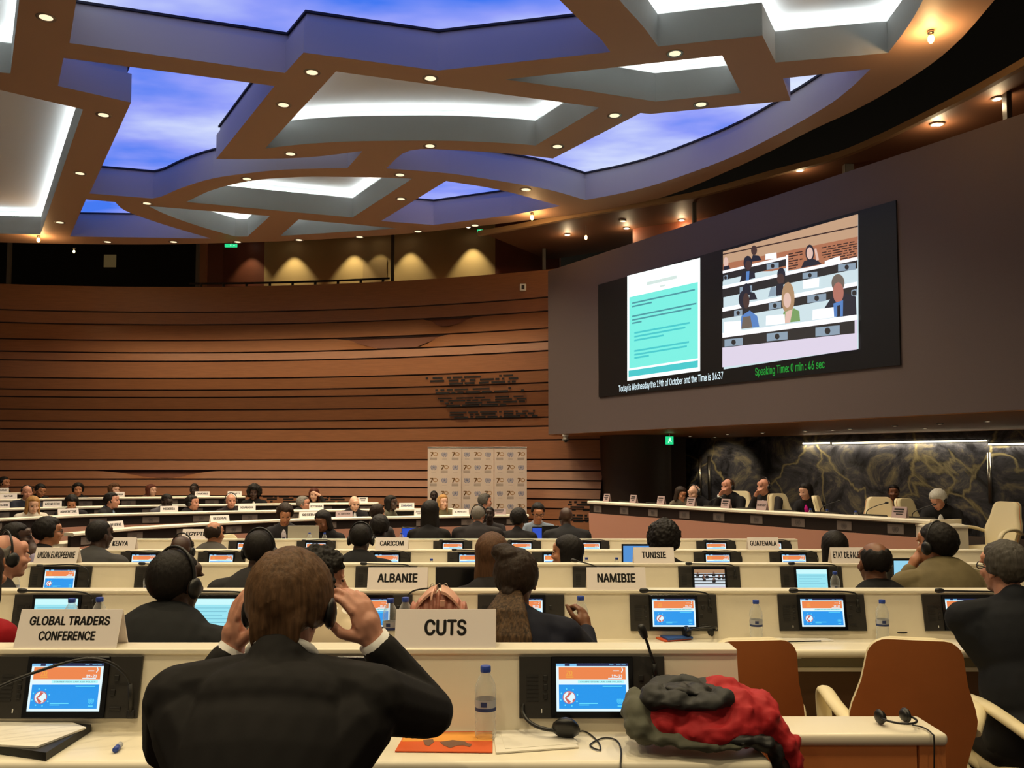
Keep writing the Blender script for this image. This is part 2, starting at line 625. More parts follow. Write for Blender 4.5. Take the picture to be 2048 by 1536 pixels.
SKY = {
 'a': [(178, -120), (153, 0), (139, 86), (570, 146), (607, 105), (876, 141), (1221, 104), ('c', [(1221, 104), (1199, 75), (1174, 54), (1119, 0), (1050, -70)]), (1000, -120)],
 'b': [('c', [(432, 318), (525, 318), (625, 314), (725, 302)]), ('c', [(695, 336), (575, 339), (500, 346), (425, 357), (365, 375), (325, 392), (305, 397)]), (179, 387), (262, 205), (116, 172), (127, 116), (549, 172)],
 'c': [('c', [(772, 337), (820, 301), (920, 301), (1024, 308), (1106, 317)]), (1281, 226), (1301, 228), (1581, 201), (1566, 157), (1741, 138), ('c', [(1741, 138), (1699, 178), (1649, 215), (1549, 272), (1449, 320), (1324, 365), (1249, 385), (1171, 400)]), ('c', [(1171, 400), (1100, 380), (1024, 366), (900, 347), (772, 337)])],
 'd': [('c', [(892, 362), (1000, 380), (1121, 412)]), (1024, 430), (867, 450), (762, 442)],
 'e': [(172, 399), ('c', [(230, 404), (250, 421), (300, 440), (350, 456), (422, 477)]), (140, 473)],
}
def expand(spec):
    out = []
    for q in spec:
        L = arc3([cpt(*p) for p in q[1]], 4) if q[0] == 'c' else [cpt(*q)]
        for p in L:
            if not out or (Vector(p) - Vector(out[-1])).length > 0.03:
                out.append(p)
    if (Vector(out[0]) - Vector(out[-1])).length < 0.03: out.pop()
    ar = sum(out[i][0] * out[(i + 1) % len(out)][1] - out[(i + 1) % len(out)][0] * out[i][1] for i in range(len(out)))
    return out if ar > 0 else out[::-1]
def offset_poly(P, d):
    """outward offset of a CCW polygon, mitre limited"""
    n = len(P); out = []
    for i in range(n):
        a, b, c = Vector(P[i - 1]), Vector(P[i]), Vector(P[(i + 1) % n])
        e1, e2 = (b - a).normalized(), (c - b).normalized()
        n1, n2 = Vector((e1.y, -e1.x)), Vector((e2.y, -e2.x))
        m = (n1 + n2)
        if m.length < 1e-4: m = n1
        m.normalize()
        k = min(1.6, 1 / max(.3, m.dot(n1)))
        out.append(tuple(b + m * d * k))
    return out
holes_w = {k: expand(v) for k, v in WHITE.items()}
holes_s = {k: expand(v) for k, v in SKY.items()}
bm = bmesh.new()
for loop in [outer] + list(holes_w.values()) + list(holes_s.values()):
    vs = [bm.verts.new((p[0], p[1], CZ)) for p in loop]
    for i in range(len(vs)):
        bm.edges.new((vs[i], vs[(i + 1) % len(vs)]))
bmesh.ops.triangle_fill(bm, use_beauty=True, use_dissolve=False, edges=bm.edges[:], normal=(0, 0, -1))
n = len(outer)
top = [bm.verts.new((p[0], p[1], CZ + .9)) for p in outer]
bm.verts.ensure_lookup_table()
for i in range(n):
    bm.faces.new((bm.verts[i], bm.verts[(i + 1) % n], top[(i + 1) % n], top[i]))
me = bpy.data.meshes.new('ceiling')
bm.to_mesh(me); bm.free()
me.materials.append(M_CANOPY)
ceiling = bpy.data.objects.new('ceiling', me)
COL.objects.link(ceiling)
struct(ceiling)
mb = MB()
mb.poly([(p[0], p[1], CZ + .95) for p in outer])
struct(mb.build('ceiling_canopy_top', M_VOID))

def ring(mb, A, za, B, zb, mi=0):
    n = len(A)
    V = [(*p, za) for p in A] + [(*p, zb) for p in B]
    mb.add(V, [(i, (i + 1) % n, n + (i + 1) % n, n + i) for i in range(n)], mi)
def tri_fill(P, z):
    from mathutils.geometry import tessellate_polygon
    V = [Vector((p[0], p[1], z)) for p in P]
    return V, [tuple(t) for t in tessellate_polygon([V])]

def sky_mat():
    m = bpy.data.materials.new('backlit sky print')
    m.use_nodes = True
    nt = m.node_tree
    nt.nodes.clear()
    out = nt.nodes.new('ShaderNodeOutputMaterial')
    em = nt.nodes.new('ShaderNodeEmission')
    tc = nt.nodes.new('ShaderNodeTexCoord')
    mp = nt.nodes.new('ShaderNodeMapping')
    mp.inputs['Scale'].default_value = (.22, .34, 1)
    mp.inputs['Location'].default_value = (1.35, .1, 0)
    nz = nt.nodes.new('ShaderNodeTexNoise')
    nz.inputs['Scale'].default_value = 1.0
    nz.inputs['Detail'].default_value = 5
    nz.inputs['Roughness'].default_value = .5
    rp = nt.nodes.new('ShaderNodeValToRGB')
    e = rp.color_ramp.elements
    e[0].position = .36; e[0].color = (*lin((70, 122, 242)), 1)
    e[1].position = .70; e[1].color = (*lin((236, 246, 255)), 1)
    k = e.new(.47); k.color = (*lin((146, 158, 250)), 1)
    nt.links.new(tc.outputs['Object'], mp.inputs[0])
    nt.links.new(mp.outputs[0], nz.inputs['Vector'])
    nt.links.new(nz.outputs['Fac'], rp.inputs[0])
    nt.links.new(rp.outputs[0], em.inputs[0])
    em.inputs[1].default_value = 1.0
    nt.links.new(em.outputs[0], out.inputs[0])
    return m
M_SKY = sky_mat()

for k, P in holes_s.items():
    mb = MB()
    h = .52
    ring(mb, P, CZ, P, CZ + h * .78)
    O = offset_poly(P, .05)
    ring(mb, P, CZ + h * .78, O, CZ + h * .78)
    ring(mb, O, CZ + h * .78, O, CZ + h)
    O2 = offset_poly(P, .02)
    ring(mb, O, CZ + h, O2, CZ + h, 1)
    ring(mb, O2, CZ + h, O2, CZ + h + .04, 1)
    struct(mb.build('ceiling_sky_coffer', [M_SKYWALL, M_GAP]))
    mb = MB()
    mb.add(*tri_fill(O2, CZ + h + .03))
    struct(mb.build('ceiling_sky_panel', M_SKY))
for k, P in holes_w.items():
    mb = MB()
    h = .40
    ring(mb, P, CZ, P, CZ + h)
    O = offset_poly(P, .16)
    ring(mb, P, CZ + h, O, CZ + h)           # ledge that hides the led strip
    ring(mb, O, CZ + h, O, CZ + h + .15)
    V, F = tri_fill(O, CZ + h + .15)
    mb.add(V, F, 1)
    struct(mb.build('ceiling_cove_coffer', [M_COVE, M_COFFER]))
    mb = MB()
    A, B = offset_poly(P, .05), offset_poly(P, .11)
    ring(mb, A, CZ + h + .015, B, CZ + h + .015)
    struct(mb.build('ceiling_cove_led', E_LED))

# ------------------------------------------------------------------ screen wall and soffit
S0 = Vector((.79, 19.0, 0)); SD = Vector((5.31, -8.5, 0)).normalized(); SN = Vector((SD.y, -SD.x, 0))   # SN looks into the hall
SLEN = 14.5
SB, ST = 2.19, 5.78
def spt(s, z, d=0.0):
    return S0 + SD * s + Vector((0, 0, z)) + SN * d
def son(px, py):
    q = onplane(px, py, S0, SN)
    return ((q - S0).dot(SD), q.z)
mb = MB()
mb.prism([spt(0, SB), spt(SLEN, SB), spt(SLEN, ST), spt(0, ST)], -SN * .35)
struct(mb.build('wall_screen', M_SCREENWALL))
mb = MB()
B0, B1 = Vector((3.6, 22.2, 0)), Vector((11.5, 14.2, 0))     # marble wall line
Z = Vector((0, 0, SB - .01))
mb.prism([spt(-.0, SB - .01, -.02), B0 + Z, B1 + Z, spt(SLEN, SB - .01, -.02)], (0, 0, .3))
mb.prism([spt(-.0, SB - .01, -.02), Vector((1.6, 20.8, SB - .01)), B0 + Z, ], (0, 0, .3))
struct(mb.build('ceiling_soffit', M_SOFFIT))

def marble_mat():
    m = bpy.data.materials.new('dark veined marble')
    m.use_nodes = True
    nt = m.node_tree
    b = nt.nodes['Principled BSDF']
    b.inputs['Roughness'].default_value = .3
    tc = nt.nodes.new('ShaderNodeTexCoord')
    n1 = nt.nodes.new('ShaderNodeTexNoise')
    n1.inputs['Scale'].default_value = .8
    n1.inputs['Detail'].default_value = 6
    n1.inputs['Distortion'].default_value = 1.2
    mix = nt.nodes.new('ShaderNodeMix'); mix.data_type = 'RGBA'
    mix.inputs['Factor'].default_value = .45
    nt.links.new(tc.outputs['Object'], n1.inputs['Vector'])
    nt.links.new(tc.outputs['Object'], mix.inputs[6])
    nt.links.new(n1.outputs['Color'], mix.inputs[7])
    vo = nt.nodes.new('ShaderNodeTexVoronoi')
    vo.feature = 'DISTANCE_TO_EDGE'
    vo.inputs['Scale'].default_value = 1.3
    nt.links.new(mix.outputs[2], vo.inputs['Vector'])
    rp = nt.nodes.new('ShaderNodeValToRGB')
    e = rp.color_ramp.elements
    e[0].position = 0; e[0].color = (*lin((168, 156, 116)), 1)
    e[1].position = .03; e[1].color = (0, 0, 0, 1)
    nt.links.new(vo.outputs['Distance'], rp.inputs[0])
    n2 = nt.nodes.new('ShaderNodeTexNoise')
    n2.inputs['Scale'].default_value = 1.1
    n2.inputs['Detail'].default_value = 10
    n2.inputs['Roughness'].default_value = .7
    n2.inputs['Distortion'].default_value = 2.0
    nt.links.new(tc.outputs['Object'], n2.inputs['Vector'])
    r2 = nt.nodes.new('ShaderNodeValToRGB')
    f = r2.color_ramp.elements
    f[0].position = .38; f[0].color = (*lin((22, 22, 26)), 1)
    f[1].position = .72; f[1].color = (*lin((166, 154, 118)), 1)
    q = f.new(.52); q.color = (*lin((76, 76, 84)), 1)
    nt.links.new(n2.outputs['Fac'], r2.inputs[0])
    mx = nt.nodes.new('ShaderNodeMix'); mx.data_type = 'RGBA'; mx.blend_type = 'LIGHTEN'
    mx.inputs['Factor'].default_value = .8
    nt.links.new(r2.outputs[0], mx.inputs[6])
    nt.links.new(rp.outputs[0], mx.inputs[7])
    nt.links.new(mx.outputs[2], b.inputs['Base Color'])
    return m
mb = MB()
mdir = (B1 - B0).normalized(); mnr = Vector((mdir.y, -mdir.x, 0))
if mnr.y > 0: mnr = -mnr
mb.prism([B0 - mdir * .3, B1, B1 + Vector((0, 0, 2.6)), B0 - mdir * .3 + Vector((0, 0, 2.6))], -mnr * .2)
wm = struct(mb.build('wall_marble', marble_mat()))
# dark curved column between timber and marble
mb = MB()
pts = []
c = Vector((2.75, 19.6, 0))
mb.lathe([(.80, -.27), (.80, 2.4)], 40, c=c)
mb.box((3.3, 21.2, 1.05), (1.5, 1.6, 2.7))
struct(mb.build('column', M_COLUMN, smooth=True, angle=35))
mb = MB()
fl = [(1.0, 15.6, 0), (5.95, 7.6, 0), (11.5, 13.9, 0), (3.6, 22.0, 0)]
mb.prism([Vector((x, y, -.3)) for x, y, z in fl], (0, 0, .48))
struct(mb.build('floor_dais', mat('dais carpet', (60, 40, 28), 0.95)))

# gallery glazing line behind the canopy on the right
STRIP_PX = [(960, 468), (1024, 457), (1200, 424), (1389, 392), (1560, 345), (1699, 306), (1880, 222), (2048, 131), (2200, 40)]
gl = arc3([cpt(*p) for p in STRIP_PX], 4)
mb = MB()
mb.sweep(gl, [(0, CZ - .05), (.09, CZ - .05), (.09, CZ + .05), (0, CZ + .05)])
struct(mb.build('trim_gallery', mat('tan trim', (150, 118, 84), 0.6)))
mb = MB()
mb.sweep(gl, [(-.05, CZ + .04), (-3.0, CZ + .04)], closed=False)
struct(mb.build('ceiling_gallery', mat('gallery ceiling brown', (98, 62, 40), 0.6)))
mb = MB()
mb.sweep([g for g in gl if g[0] > 1.3], [(-1.6, 5.3), (-1.6, CZ + .04)], closed=False)
struct(mb.build('wall_gallery_side', M_WOOD_RED))

# ================================================================== delegate desks (five straight rows)
ROWY = [2.58, 4.30, 6.03, 7.78, 9.50]
ROWZ = [.995, .92, .856, .78, .73]
ROWF = [0.0, -.075, -.139, -.205, -.265]
M_APRON = mat('olive grey apron', (128, 118, 92), 0.6)
M_MODESTY = mat('brown modesty panel', (126, 92, 62), 0.6)
TILT = math.atan2(.04, .21)

def desk_row(i, x0, x1, label):
    Y, z, f = ROWY[i], ROWZ[i], ROWF[i]
    cx, L = (x0 + x1) / 2, x1 - x0
    r = empty('delegate_desk', (cx, Y, f), label, 'desk', 'straight rows of delegate desks')
    zz = z - f
    MB().rbox((0, .05, zz - .007), (L, .10, .016), .004).build('ledge', M_CREAM_EDGE, r)
    mb = MB()
    mb.prism([(-L / 2, .008, zz - .015), (-L / 2, -.032, zz - .225), (-L / 2, .0, zz - .225), (-L / 2, .03, zz - .015)], (L, 0, 0))
    mb.build('front_panel', M_CREAM, r)
    MB().rbox((0, -.155, zz - .243), (L + .03, .27, .038), .017, 4).build('desktop', M_CREAM_EDGE, r, smooth=True, angle=40)
    MB().box((0, -.20, zz - .29), (L - .06, .02, .055)).build('apron', M_APRON, r)
    mb = MB(); mb.box((0, -.205, zz - .327), (L - .04, .03, .018)); mb.build('cable_rail', M_CREAM, r)
    MB().box((0, -.07, (zz - .335) / 2), (L - .08, .02, zz - .335)).build('modesty_panel', M_MODESTY, r)
    MB().box((0, .085, (zz - .015) / 2), (L, .02, zz - .015)).build('back_panel', M_CREAM, r)
    for sx in (-1, 1):
        mb = MB()
        mb.prism([(sx * L / 2, .09, 0), (sx * L / 2, -.06, 0), (sx * L / 2, -.06, zz - .262), (sx * L / 2, -.032, zz - .225), (sx * L / 2, .008, zz - .012), (sx * L / 2, .09, zz - .012)], (-sx * .02, 0, 0))
        mb.build('end_panel', M_CREAM, r)
    return r
rowA = desk_row(0, -3.3, .655, 'nearest straight delegate desk, the one carrying the CUTS nameplate')
rowB = desk_row(1, -5.2, 2.44, 'second delegate desk from the camera, the one carrying the ALBANIE nameplate')
rowC = desk_row(2, -6.2, 3.55, 'third delegate desk from the camera, the one carrying the TUNISIE nameplate')
rowD = desk_row(3, -4.9, 4.15, 'fourth delegate desk from the camera, the one carrying the GUATEMALA nameplate')
rowE = desk_row(4, -4.1, 3.08, 'farthest straight delegate desk, the one carrying the EGYPTE nameplate')

# ------------------------------------------------------------------ consoles
M_PLATE = mat('charcoal console plate', (46, 43, 39), 0.45)
M_GRILLE = mat('console grille', (30, 28, 26), 0.7)
M_KEY = mat('console key', (34, 32, 30), 0.4)
M_MIC = mat('microphone black', (22, 20, 19), 0.5)
def e_(name, rgb, k=1.0):
    return mat('screen ' + name, rgb, emit=k)
SL = [e_('white', (226, 248, 255)), e_('navy', (24, 40, 84)), e_('tab', (120, 190, 236)), e_('orange', (236, 132, 76)), e_('gold', (238, 170, 70)),
      e_('aqua', (176, 246, 250)), e_('ink', (70, 110, 130)), e_('blue', (24, 150, 236)), e_('red', (206, 96, 84)), e_('cyan', (96, 218, 250)), e_('off', (8, 9, 14), .6)]
DOC = [e_('doc pale', (150, 226, 240)), e_('doc line', (84, 160, 190)), e_('doc head', (200, 248, 252))]
VID = [e_('vid tan', (170, 130, 96)), e_('vid cream', (210, 222, 232)), e_('vid dark', (26, 26, 34)), e_('vid skin', (120, 84, 70)), e_('vid pink', (206, 196, 208))]
SW, SH = .207, .132
def emblem(mb, o, ux, uz, r, mi, n=14):
    """laurel-wreathed globe mark"""
    o, ux, uz = Vector(o), Vector(ux), Vector(uz)
    def P(a, rr): return o + ux * (math.cos(a) * rr) + uz * (math.sin(a) * rr)
    def ringq(r0, r1, a0, a1, k):
        for j in range(k):
            a, b = a0 + (a1 - a0) * j / k, a0 + (a1 - a0) * (j + 1) / k
            mb.quad(P(a, r0), P(a, r1), P(b, r1), P(b, r0), mi)
    for q in (.18, .40, .60):
        ringq(r * q, r * (q + .07), 0, 2 * math.pi, n)
    for j in range(4):
        a = math.pi / 4 * j + .2
        d = ux * math.cos(a) + uz * math.sin(a); s = ux * -math.sin(a) + uz * math.cos(a)
        mb.quad(o - d * r * .62 - s * r * .03, o + d * r * .62 - s * r * .03, o + d * r * .62 + s * r * .03, o - d * r * .62 + s * r * .03, mi)
    for sx in (-1, 1):
        for j in range(8):
            a = -math.pi / 2 + sx * (.35 + j * .27)
            c = P(a, r * .88)
            t = (ux * -math.sin(a) + uz * math.cos(a)) * sx; q = ux * math.cos(a) + uz * math.sin(a)
            mb.poly([c - t * r * .16, c + q * r * .13 - t * r * .02, c + t * r * .18, c - q * r * .12], mi)
def disc(mb, c, r, ux, uz, mi, n=16, sy=1.0):
    mb.poly([Vector(c) + Vector(ux) * (r * math.cos(2 * math.pi * k / n)) + Vector(uz) * (r * sy * math.sin(2 * math.pi * k / n)) for k in range(n)], mi)

def slide_mesh():
    mb = MB()
    X, Zv = Vector((1, 0, 0)), Vector((0, 0, 1))
    def R(a, b, c, d, mi, lay):
        y = -.0004 * lay
        mb.quad(((a - .5) * SW, y, (c - .5) * SH), ((b - .5) * SW, y, (c - .5) * SH), ((b - .5) * SW, y, (d - .5) * SH), ((a - .5) * SW, y, (d - .5) * SH), mi)
    def Q(u, v, lay): return Vector(((u - .5) * SW, -.0004 * lay, (v - .5) * SH))
    R(0, 1, 0, 1, 0, 0)
    R(0, 1, .94, 1, 1, 1)
    R(0, .12, .94, .99, 2, 2); R(.19, .285, .94, .99, 2, 2)
    for u in (.74, .84, .91): R(u, u + .06, .96, .975, 2, 2)
    R(.035, .965, .66, .915, 3, 1)
    put_text(mb, '70', Q(.18, .80, 3), X, Zv, h=.012, mi=4)
    R(.13, .24, .70, .72, 4, 3); R(.13, .23, .735, .745, 4, 3)
    for k in range(7):   # white swoosh
        a, b = -1.1 + k * .28, -1.1 + (k + 1) * .28
        c = Q(.885, .865, 3)
        mb.quad(c + X * .007 * math.cos(a) + Zv * .007 * math.sin(a), c + X * .0095 * math.cos(a) + Zv * .009 * math.sin(a), c + X * .0095 * math.cos(b) + Zv * .009 * math.sin(b), c + X * .007 * math.cos(b) + Zv * .007 * math.sin(b), 0)
    R(.79, .875, .835, .85, 0, 3)
    put_text(mb, '19-21', Q(.845, .735, 3), X, Zv, h=.008, mi=0, bold=.03)
    R(.72, .91, .675, .695, 0, 3)
    R(.30, .94, .585, .64, 5, 1)
    put_text(mb, 'COMPETITION LAW AND POLICY', Q(.62, .612, 3), X, Zv, w=.58 * SW, h=.0038, mi=6)
    R(.035, .965, .055, .555, 7, 1)
    R(.64, .91, .51, .53, 9, 3)
    c = Q(.175, .29, 3)
    disc(mb, c, .0185, X, Zv, 8, 20, .95); disc(mb, c + Vector((0, -.0004, 0)), .0165, X, Zv, 0, 20, .95)
    k = lambda u, v: c + Vector((u * .0165, -.0009, v * .0165))
    mb.poly([k(-.1, .9), k(.5, .8), k(.2, .45), k(.0, .25), k(-.2, .0), k(-.45, -.05), k(-.25, -.3), k(.1, -.5), k(.3, -.75), k(0, -.95), k(-.3, -.85), k(-.5, -.5), k(-.75, -.1), k(-.4, .3), k(-.15, .6)], 8)
    mb.poly([k(.5, -.6), k(.8, -.2), k(.95, -.3), k(.7, -.75)], 8)
    for a in range(8):
        disc(mb, c + X * .025 * math.cos(a * math.pi / 4 + .3) + Zv * .024 * math.sin(a * math.pi / 4 + .3), .0023, X, Zv, 9, 8)
    R(.31, .57, .155, .175, 9, 3); R(.31, .45, .125, .143, 9, 3)
    emblem(mb, Q(.875, .22, 3), X, Zv, .009, 9, 10)
    R(.84, .91, .10, .125, 9, 3)
    return mb
def doc_mesh():
    mb = MB()
    def R(a, b, c, d, mi, lay):
        y = -.0004 * lay
        mb.quad(((a - .5) * SW, y, (c - .5) * SH), ((b - .5) * SW, y, (c - .5) * SH), ((b - .5) * SW, y, (d - .5) * SH), ((a - .5) * SW, y, (d - .5) * SH), mi)
    R(0, 1, 0, 1, 0, 0); R(0, 1, .78, 1, 2, 1)
    for k in range(5):
        R(.07, .93 - .1 * (k % 3), .66 - k * .13, .675 - k * .13, 1, 1)
    return mb
def video_mesh():
    mb = MB()
    r = random.Random(3)
    def R(a, b, c, d, mi, lay):
        y = -.0004 * lay
        mb.quad(((a - .5) * SW, y, (c - .5) * SH), ((b - .5) * SW, y, (c - .5) * SH), ((b - .5) * SW, y, (d - .5) * SH), ((a - .5) * SW, y, (d - .5) * SH), mi)
    R(0, 1, 0, 1, 1, 0); R(0, 1, .8, 1, 0, 1)
    for k in range(4): R(0, 1, .24 + k * .16, .30 + k * .16, 2, 1)
    R(0, 1, 0, .16, 4, 1)
    for k in range(9):
        u, v = r.uniform(.05, .9), r.uniform(.3, .7)
        R(u, u + .10, v, v + .14, 2, 2); R(u + .025, u + .075, v + .13, v + .24, 3, 3)
    return mb
SCREEN_ME = {}
def screen_obj(kind, parent):
    if kind not in SCREEN_ME:
        mb, ms = {'slide': (slide_mesh, SL), 'doc': (doc_mesh, DOC), 'video': (video_mesh, VID)}[kind]
        mb = mb()
        o = mb.build('screen', ms, parent)
        SCREEN_ME[kind] = o.data
    else:
        o = bpy.data.objects.new('screen', SCREEN_ME[kind]); COL.objects.link(o); o.parent = parent
    o.location = (0, -.0155, .12)
    return o
MIC = {
 'left': [(.176, -.008, .14), (.174, -.022, .185), (.160, -.04, .207), (.12, -.05, .217), (.03, -.056, .219), (-.10, -.06, .221), (-.135, -.062, .222)],
 'loop': [(.19, -.008, .05), (.205, -.03, .12), (.20, -.04, .17), (.16, -.05, .205), (.08, -.055, .217), (-.05, -.06, .211), (-.11, -.062, .207)],
 'low': [(.192, -.008, .05), (.19, -.03, .13), (.165, -.06, .175), (.125, -.09, .198), (.06, -.11, .196), (-.05, -.16, .155), (-.145, -.20, .105)],
 'up': [(.182, -.008, .145), (.180, -.02, .185), (.168, -.03, .215), (.156, -.04, .25), (.150, -.045, .264)],
 'right': [(.03, -.008, .14), (-.02, -.02, .19), (-.10, -.03, .222), (-.17, -.035, .238), (-.19, -.036, .242)],
 'bag': [(.15, -.008, .10), (.17, -.03, .17), (.21, -.06, .215), (.26, -.09, .228), (.31, -.1, .232)],
}
_PARTS = {}
def console(row, px, kind, mic, label):
    Y, z = ROWY[row], ROWZ[row]
    q = at(px, 930, Y - .02)
    r = empty('desk_console', (q.x, Y - .034, z - .222), label, 'console', 'built-in desk consoles', (-TILT, 0, 0))
    def share(name, fn, m, smooth=False):
        if name not in _PARTS:
            mb = fn(); _PARTS[name] = mb.build(name.split('|')[0], m, r, smooth).data
        else:
            o = bpy.data.objects.new(name.split('|')[0], _PARTS[name]); COL.objects.link(o); o.parent = r
    share('panel', lambda: MB().rbox((0, -.004, .12), (.42, .010, .172), .002), M_PLATE)
    share('monitor_bezel', lambda: MB().rbox((0, -.009, .12), (.236, .012, .170), .002), M_BLACKGLOSS)
    def gr():
        mb = MB()
        for k in range(7): mb.box((-.172, -.0095, .085 + k * .011), (.034, .002, .006))
        return mb
    share('speaker_grille', gr, M_GRILLE)
    def ky():
        mb = MB()
        for x, zz in ((.142, .145), (.135, .105), (-.135, .145), (-.135, .12), (-.135, .095)): mb.rbox((x, -.0105, zz), (.014, .005, .018), .002)
        mb.rbox((.145, -.0105, .062), (.032, .005, .010), .002)
        return mb
    if row < 2:
        for j, (x, zz, w_, h_) in enumerate(((.142, .145, .014, .018), (.135, .105, .014, .018), (-.135, .145, .012, .016), (-.135, .12, .012, .016), (-.135, .095, .012, .016), (.145, .062, .032, .010))):
            share('button_key|%d' % j, lambda: MB().rbox((x, -.0105, zz), (w_, .005, h_), .002), M_KEY)
    share('indicator_mark', lambda: MB().box((-.146, -.010, .055), (.003, .002, .011)), M_WHITE)
    screen_obj(kind, r)
    if mic:
        P = MIC[mic]
        def mk():
            mb = MB(); mb.tube(catmull(P, 5), .0042, 8); mb.tube([P[0], P[1]], .0065, 8)
            mb.rbox((P[0][0], -.010, P[0][2] - .004), (.022, .008, .024), .003)
            return mb
        share('microphone|' + mic, mk, M_MIC, True)
        m = [c for c in r.children if c.name.startswith('microphone')][-1]
        m.name = 'microphone'
        key = 'windscreen|' + mic
        a, b = Vector(P[-2]), Vector(P[-1])
        d = (b - a).normalized()
        if key not in _PARTS:
            mb = MB()
            mb.lathe([(.002, -.012), (.0085, -.008), (.0115, .004), (.0125, .018), (.0105, .029), (.005, .034), (.001, .035)], 14)
            qr = d.to_track_quat('Z', 'Y').to_matrix()
            mb.v = [tuple(qr @ Vector(p) + b) for p in mb.v]
            _PARTS[key] = mb.build('windscreen', M_MIC, m, True).data
        else:
            o = bpy.data.objects.new('windscreen', _PARTS[key]); COL.objects.link(o); o.parent = m
    return r

CON = [
 (0, 147, 'slide', 'low', 'desk console showing the slide, behind white papers at the left of the nearest desk'),
 (0, 671, 'slide', None, 'desk console mostly hidden behind the man adjusting his headphones'),
 (0, 1182, 'slide', 'up', 'desk console showing the slide, right of the water bottle on the nearest desk'),
 (1, 121, 'doc', 'left', 'desk console with pale document screen behind the GLOBAL TRADERS CONFERENCE plate'),
 (1, 432, 'doc', 'left', 'desk console half hidden by the broad man in black on the second desk'),
 (1, 740, 'slide', 'bag', 'desk console behind the two bottles left of the CUTS plate'),
 (1, 1042, 'slide', None, 'desk console hidden behind the woman with the long ponytail'),
 (1, 1344, 'slide', 'left', 'desk console showing the slide above the blue notebook'),
 (1, 1638, 'slide', 'left', 'desk console showing the slide, between two bottles on the second desk'),
 (1, 1925, 'slide', 'left', 'desk console reached by the grey-haired man in dark suit'),
 (2, 127, 'slide', 'loop', 'desk console right below the UNION EUROPEENNE plate'),
 (2, 336, 'slide', 'left', 'desk console with a water bottle before its screen, left of a broad black back'),
 (2, 774, 'slide', 'left', 'desk console covered by the ALBANIE plate'),
 (2, 1206, 'slide', 'right', 'desk console covered by the NAMIBIE plate'),
 (2, 1416, 'video', 'left', 'desk console showing live video of the hall, right of the NAMIBIE plate'),
 (2, 1619, 'doc', 'left', 'desk console showing a pale cyan document beside a bottle'),
 (2, 1830, 'doc', 'left', 'desk console between the balding man and the man in olive jacket'),
 (3, 292, 'slide', 'loop', 'desk console right of the grey suited man by the KENYA plate'),
 (3, 446, 'slide', 'loop', 'desk console just left of the man wearing a headset in the third row'),
 (3, 606, 'slide', 'loop', 'desk console left of the broad black-suited man by the CARICOM plate'),
 (3, 775, 'slide', 'loop', 'desk console beneath the CARICOM plate'),
 (3, 943, 'slide', 'left', 'desk console left of the woman with long straight brown hair'),
 (3, 1111, 'slide', None, 'desk console before the woman in profile with a pale headband'),
 (3, 1433, 'slide', 'loop', 'desk console right of the curly-haired person by the TUNISIE plate'),
 (3, 1584, 'slide', 'loop', 'desk console behind the upright tablet on the fourth desk'),
 (4, 498, 'slide', None, 'desk console right of the EGYPTE plate'),
 (4, 634, 'slide', 'loop', 'desk console on the farthest straight desk below the silver laptop'),
 (4, 906, 'slide', 'loop', 'desk console on the farthest straight desk, left of the long brown hair'),
 (4, 1043, 'slide', 'loop', 'desk console on the farthest straight desk, right of the long brown hair'),
 (4, 1179, 'slide', 'loop', 'desk console on the farthest straight desk, right of the woman with headband'),
 (4, 1430, 'slide', 'loop', 'desk console on the farthest straight desk, left of the GUATEMALA plate'),
 (4, 1540, 'slide', 'loop', 'desk console peeking out right of the GUATEMALA plate'),
]
for c in CON: console(*c)

# ------------------------------------------------------------------ tent nameplates
M_CARD = mat('nameplate card', (244, 234, 230), 0.6)
M_CARD_MAUVE = mat('nameplate mauve', (176, 152, 152), 0.6)
M_INK = mat('black ink', (22, 16, 14), 0.6)
M_INK2 = mat('blue ink', (60, 80, 120), 0.6)
def sign(txt, pl, pr, Y, z, label, yaw=0.0, h=.106, d=.082, m=None, group='tent nameplates', fill=.8, th=None, ink=None, wfix=None):
    c = at((pl + pr) / 2, 930, Y)
    w = wfix or (pr - pl) * Y / FPX
    r = empty('nameplate', (c.x, Y, z + .001), label, 'nameplate', group, (0, 0, yaw))
    mb = MB()
    t = .002
    mb.prism([(-w / 2, -d / 2, 0), (-w / 2, -.001, h), (-w / 2, .001, h), (-w / 2, d / 2, 0), (-w / 2, d / 2 - t, 0), (-w / 2, 0, h - t * 2), (-w / 2, -d / 2 + t, 0)], (w, 0, 0))
    mb.build('card', m or M_CARD, r)
    up = Vector((0, d / 2, h)).normalized()
    nrm = Vector((0, -h, d / 2)).normalized()
    ln = math.hypot(d / 2, h)
    mb = MB()
    if txt:
        L = txt.split('\n')
        th = th or (.40 if len(L) == 1 else .255)
        for k, s in enumerate(L):
            v = .53 if len(L) == 1 else (.70 - k * .38)
            wt = w * fill * (1 if len(L) == 1 else (1.0 if len(s) >= max(map(len, L)) else len(s) / max(map(len, L)) * .98))
            V, F = text_geo(s, w=wt, h=h * th, bold=.034)
            o = Vector((0, -d / 2, 0)) + up * ln * v + nrm * .0012
            mb.add([o + Vector((1, 0, 0)) * p[0] + up * p[2] for p in V], F)
    else:
        for k, (a, b) in enumerate(((-.34, .34), (-.38, .3), (-.2, .24))):
            o = Vector((0, -d / 2, 0)) + up * ln * (.68 - k * .2) + nrm * .0012
            mb.quad(o + Vector((a * w, 0, 0)), o + Vector((b * w, 0, 0)), o + Vector((b * w, 0, 0)) + up * h * (.10 if k else .16), o + Vector((a * w, 0, 0)) + up * h * (.10 if k else .16))
    mb.build('lettering', ink or M_INK, r)
    return r
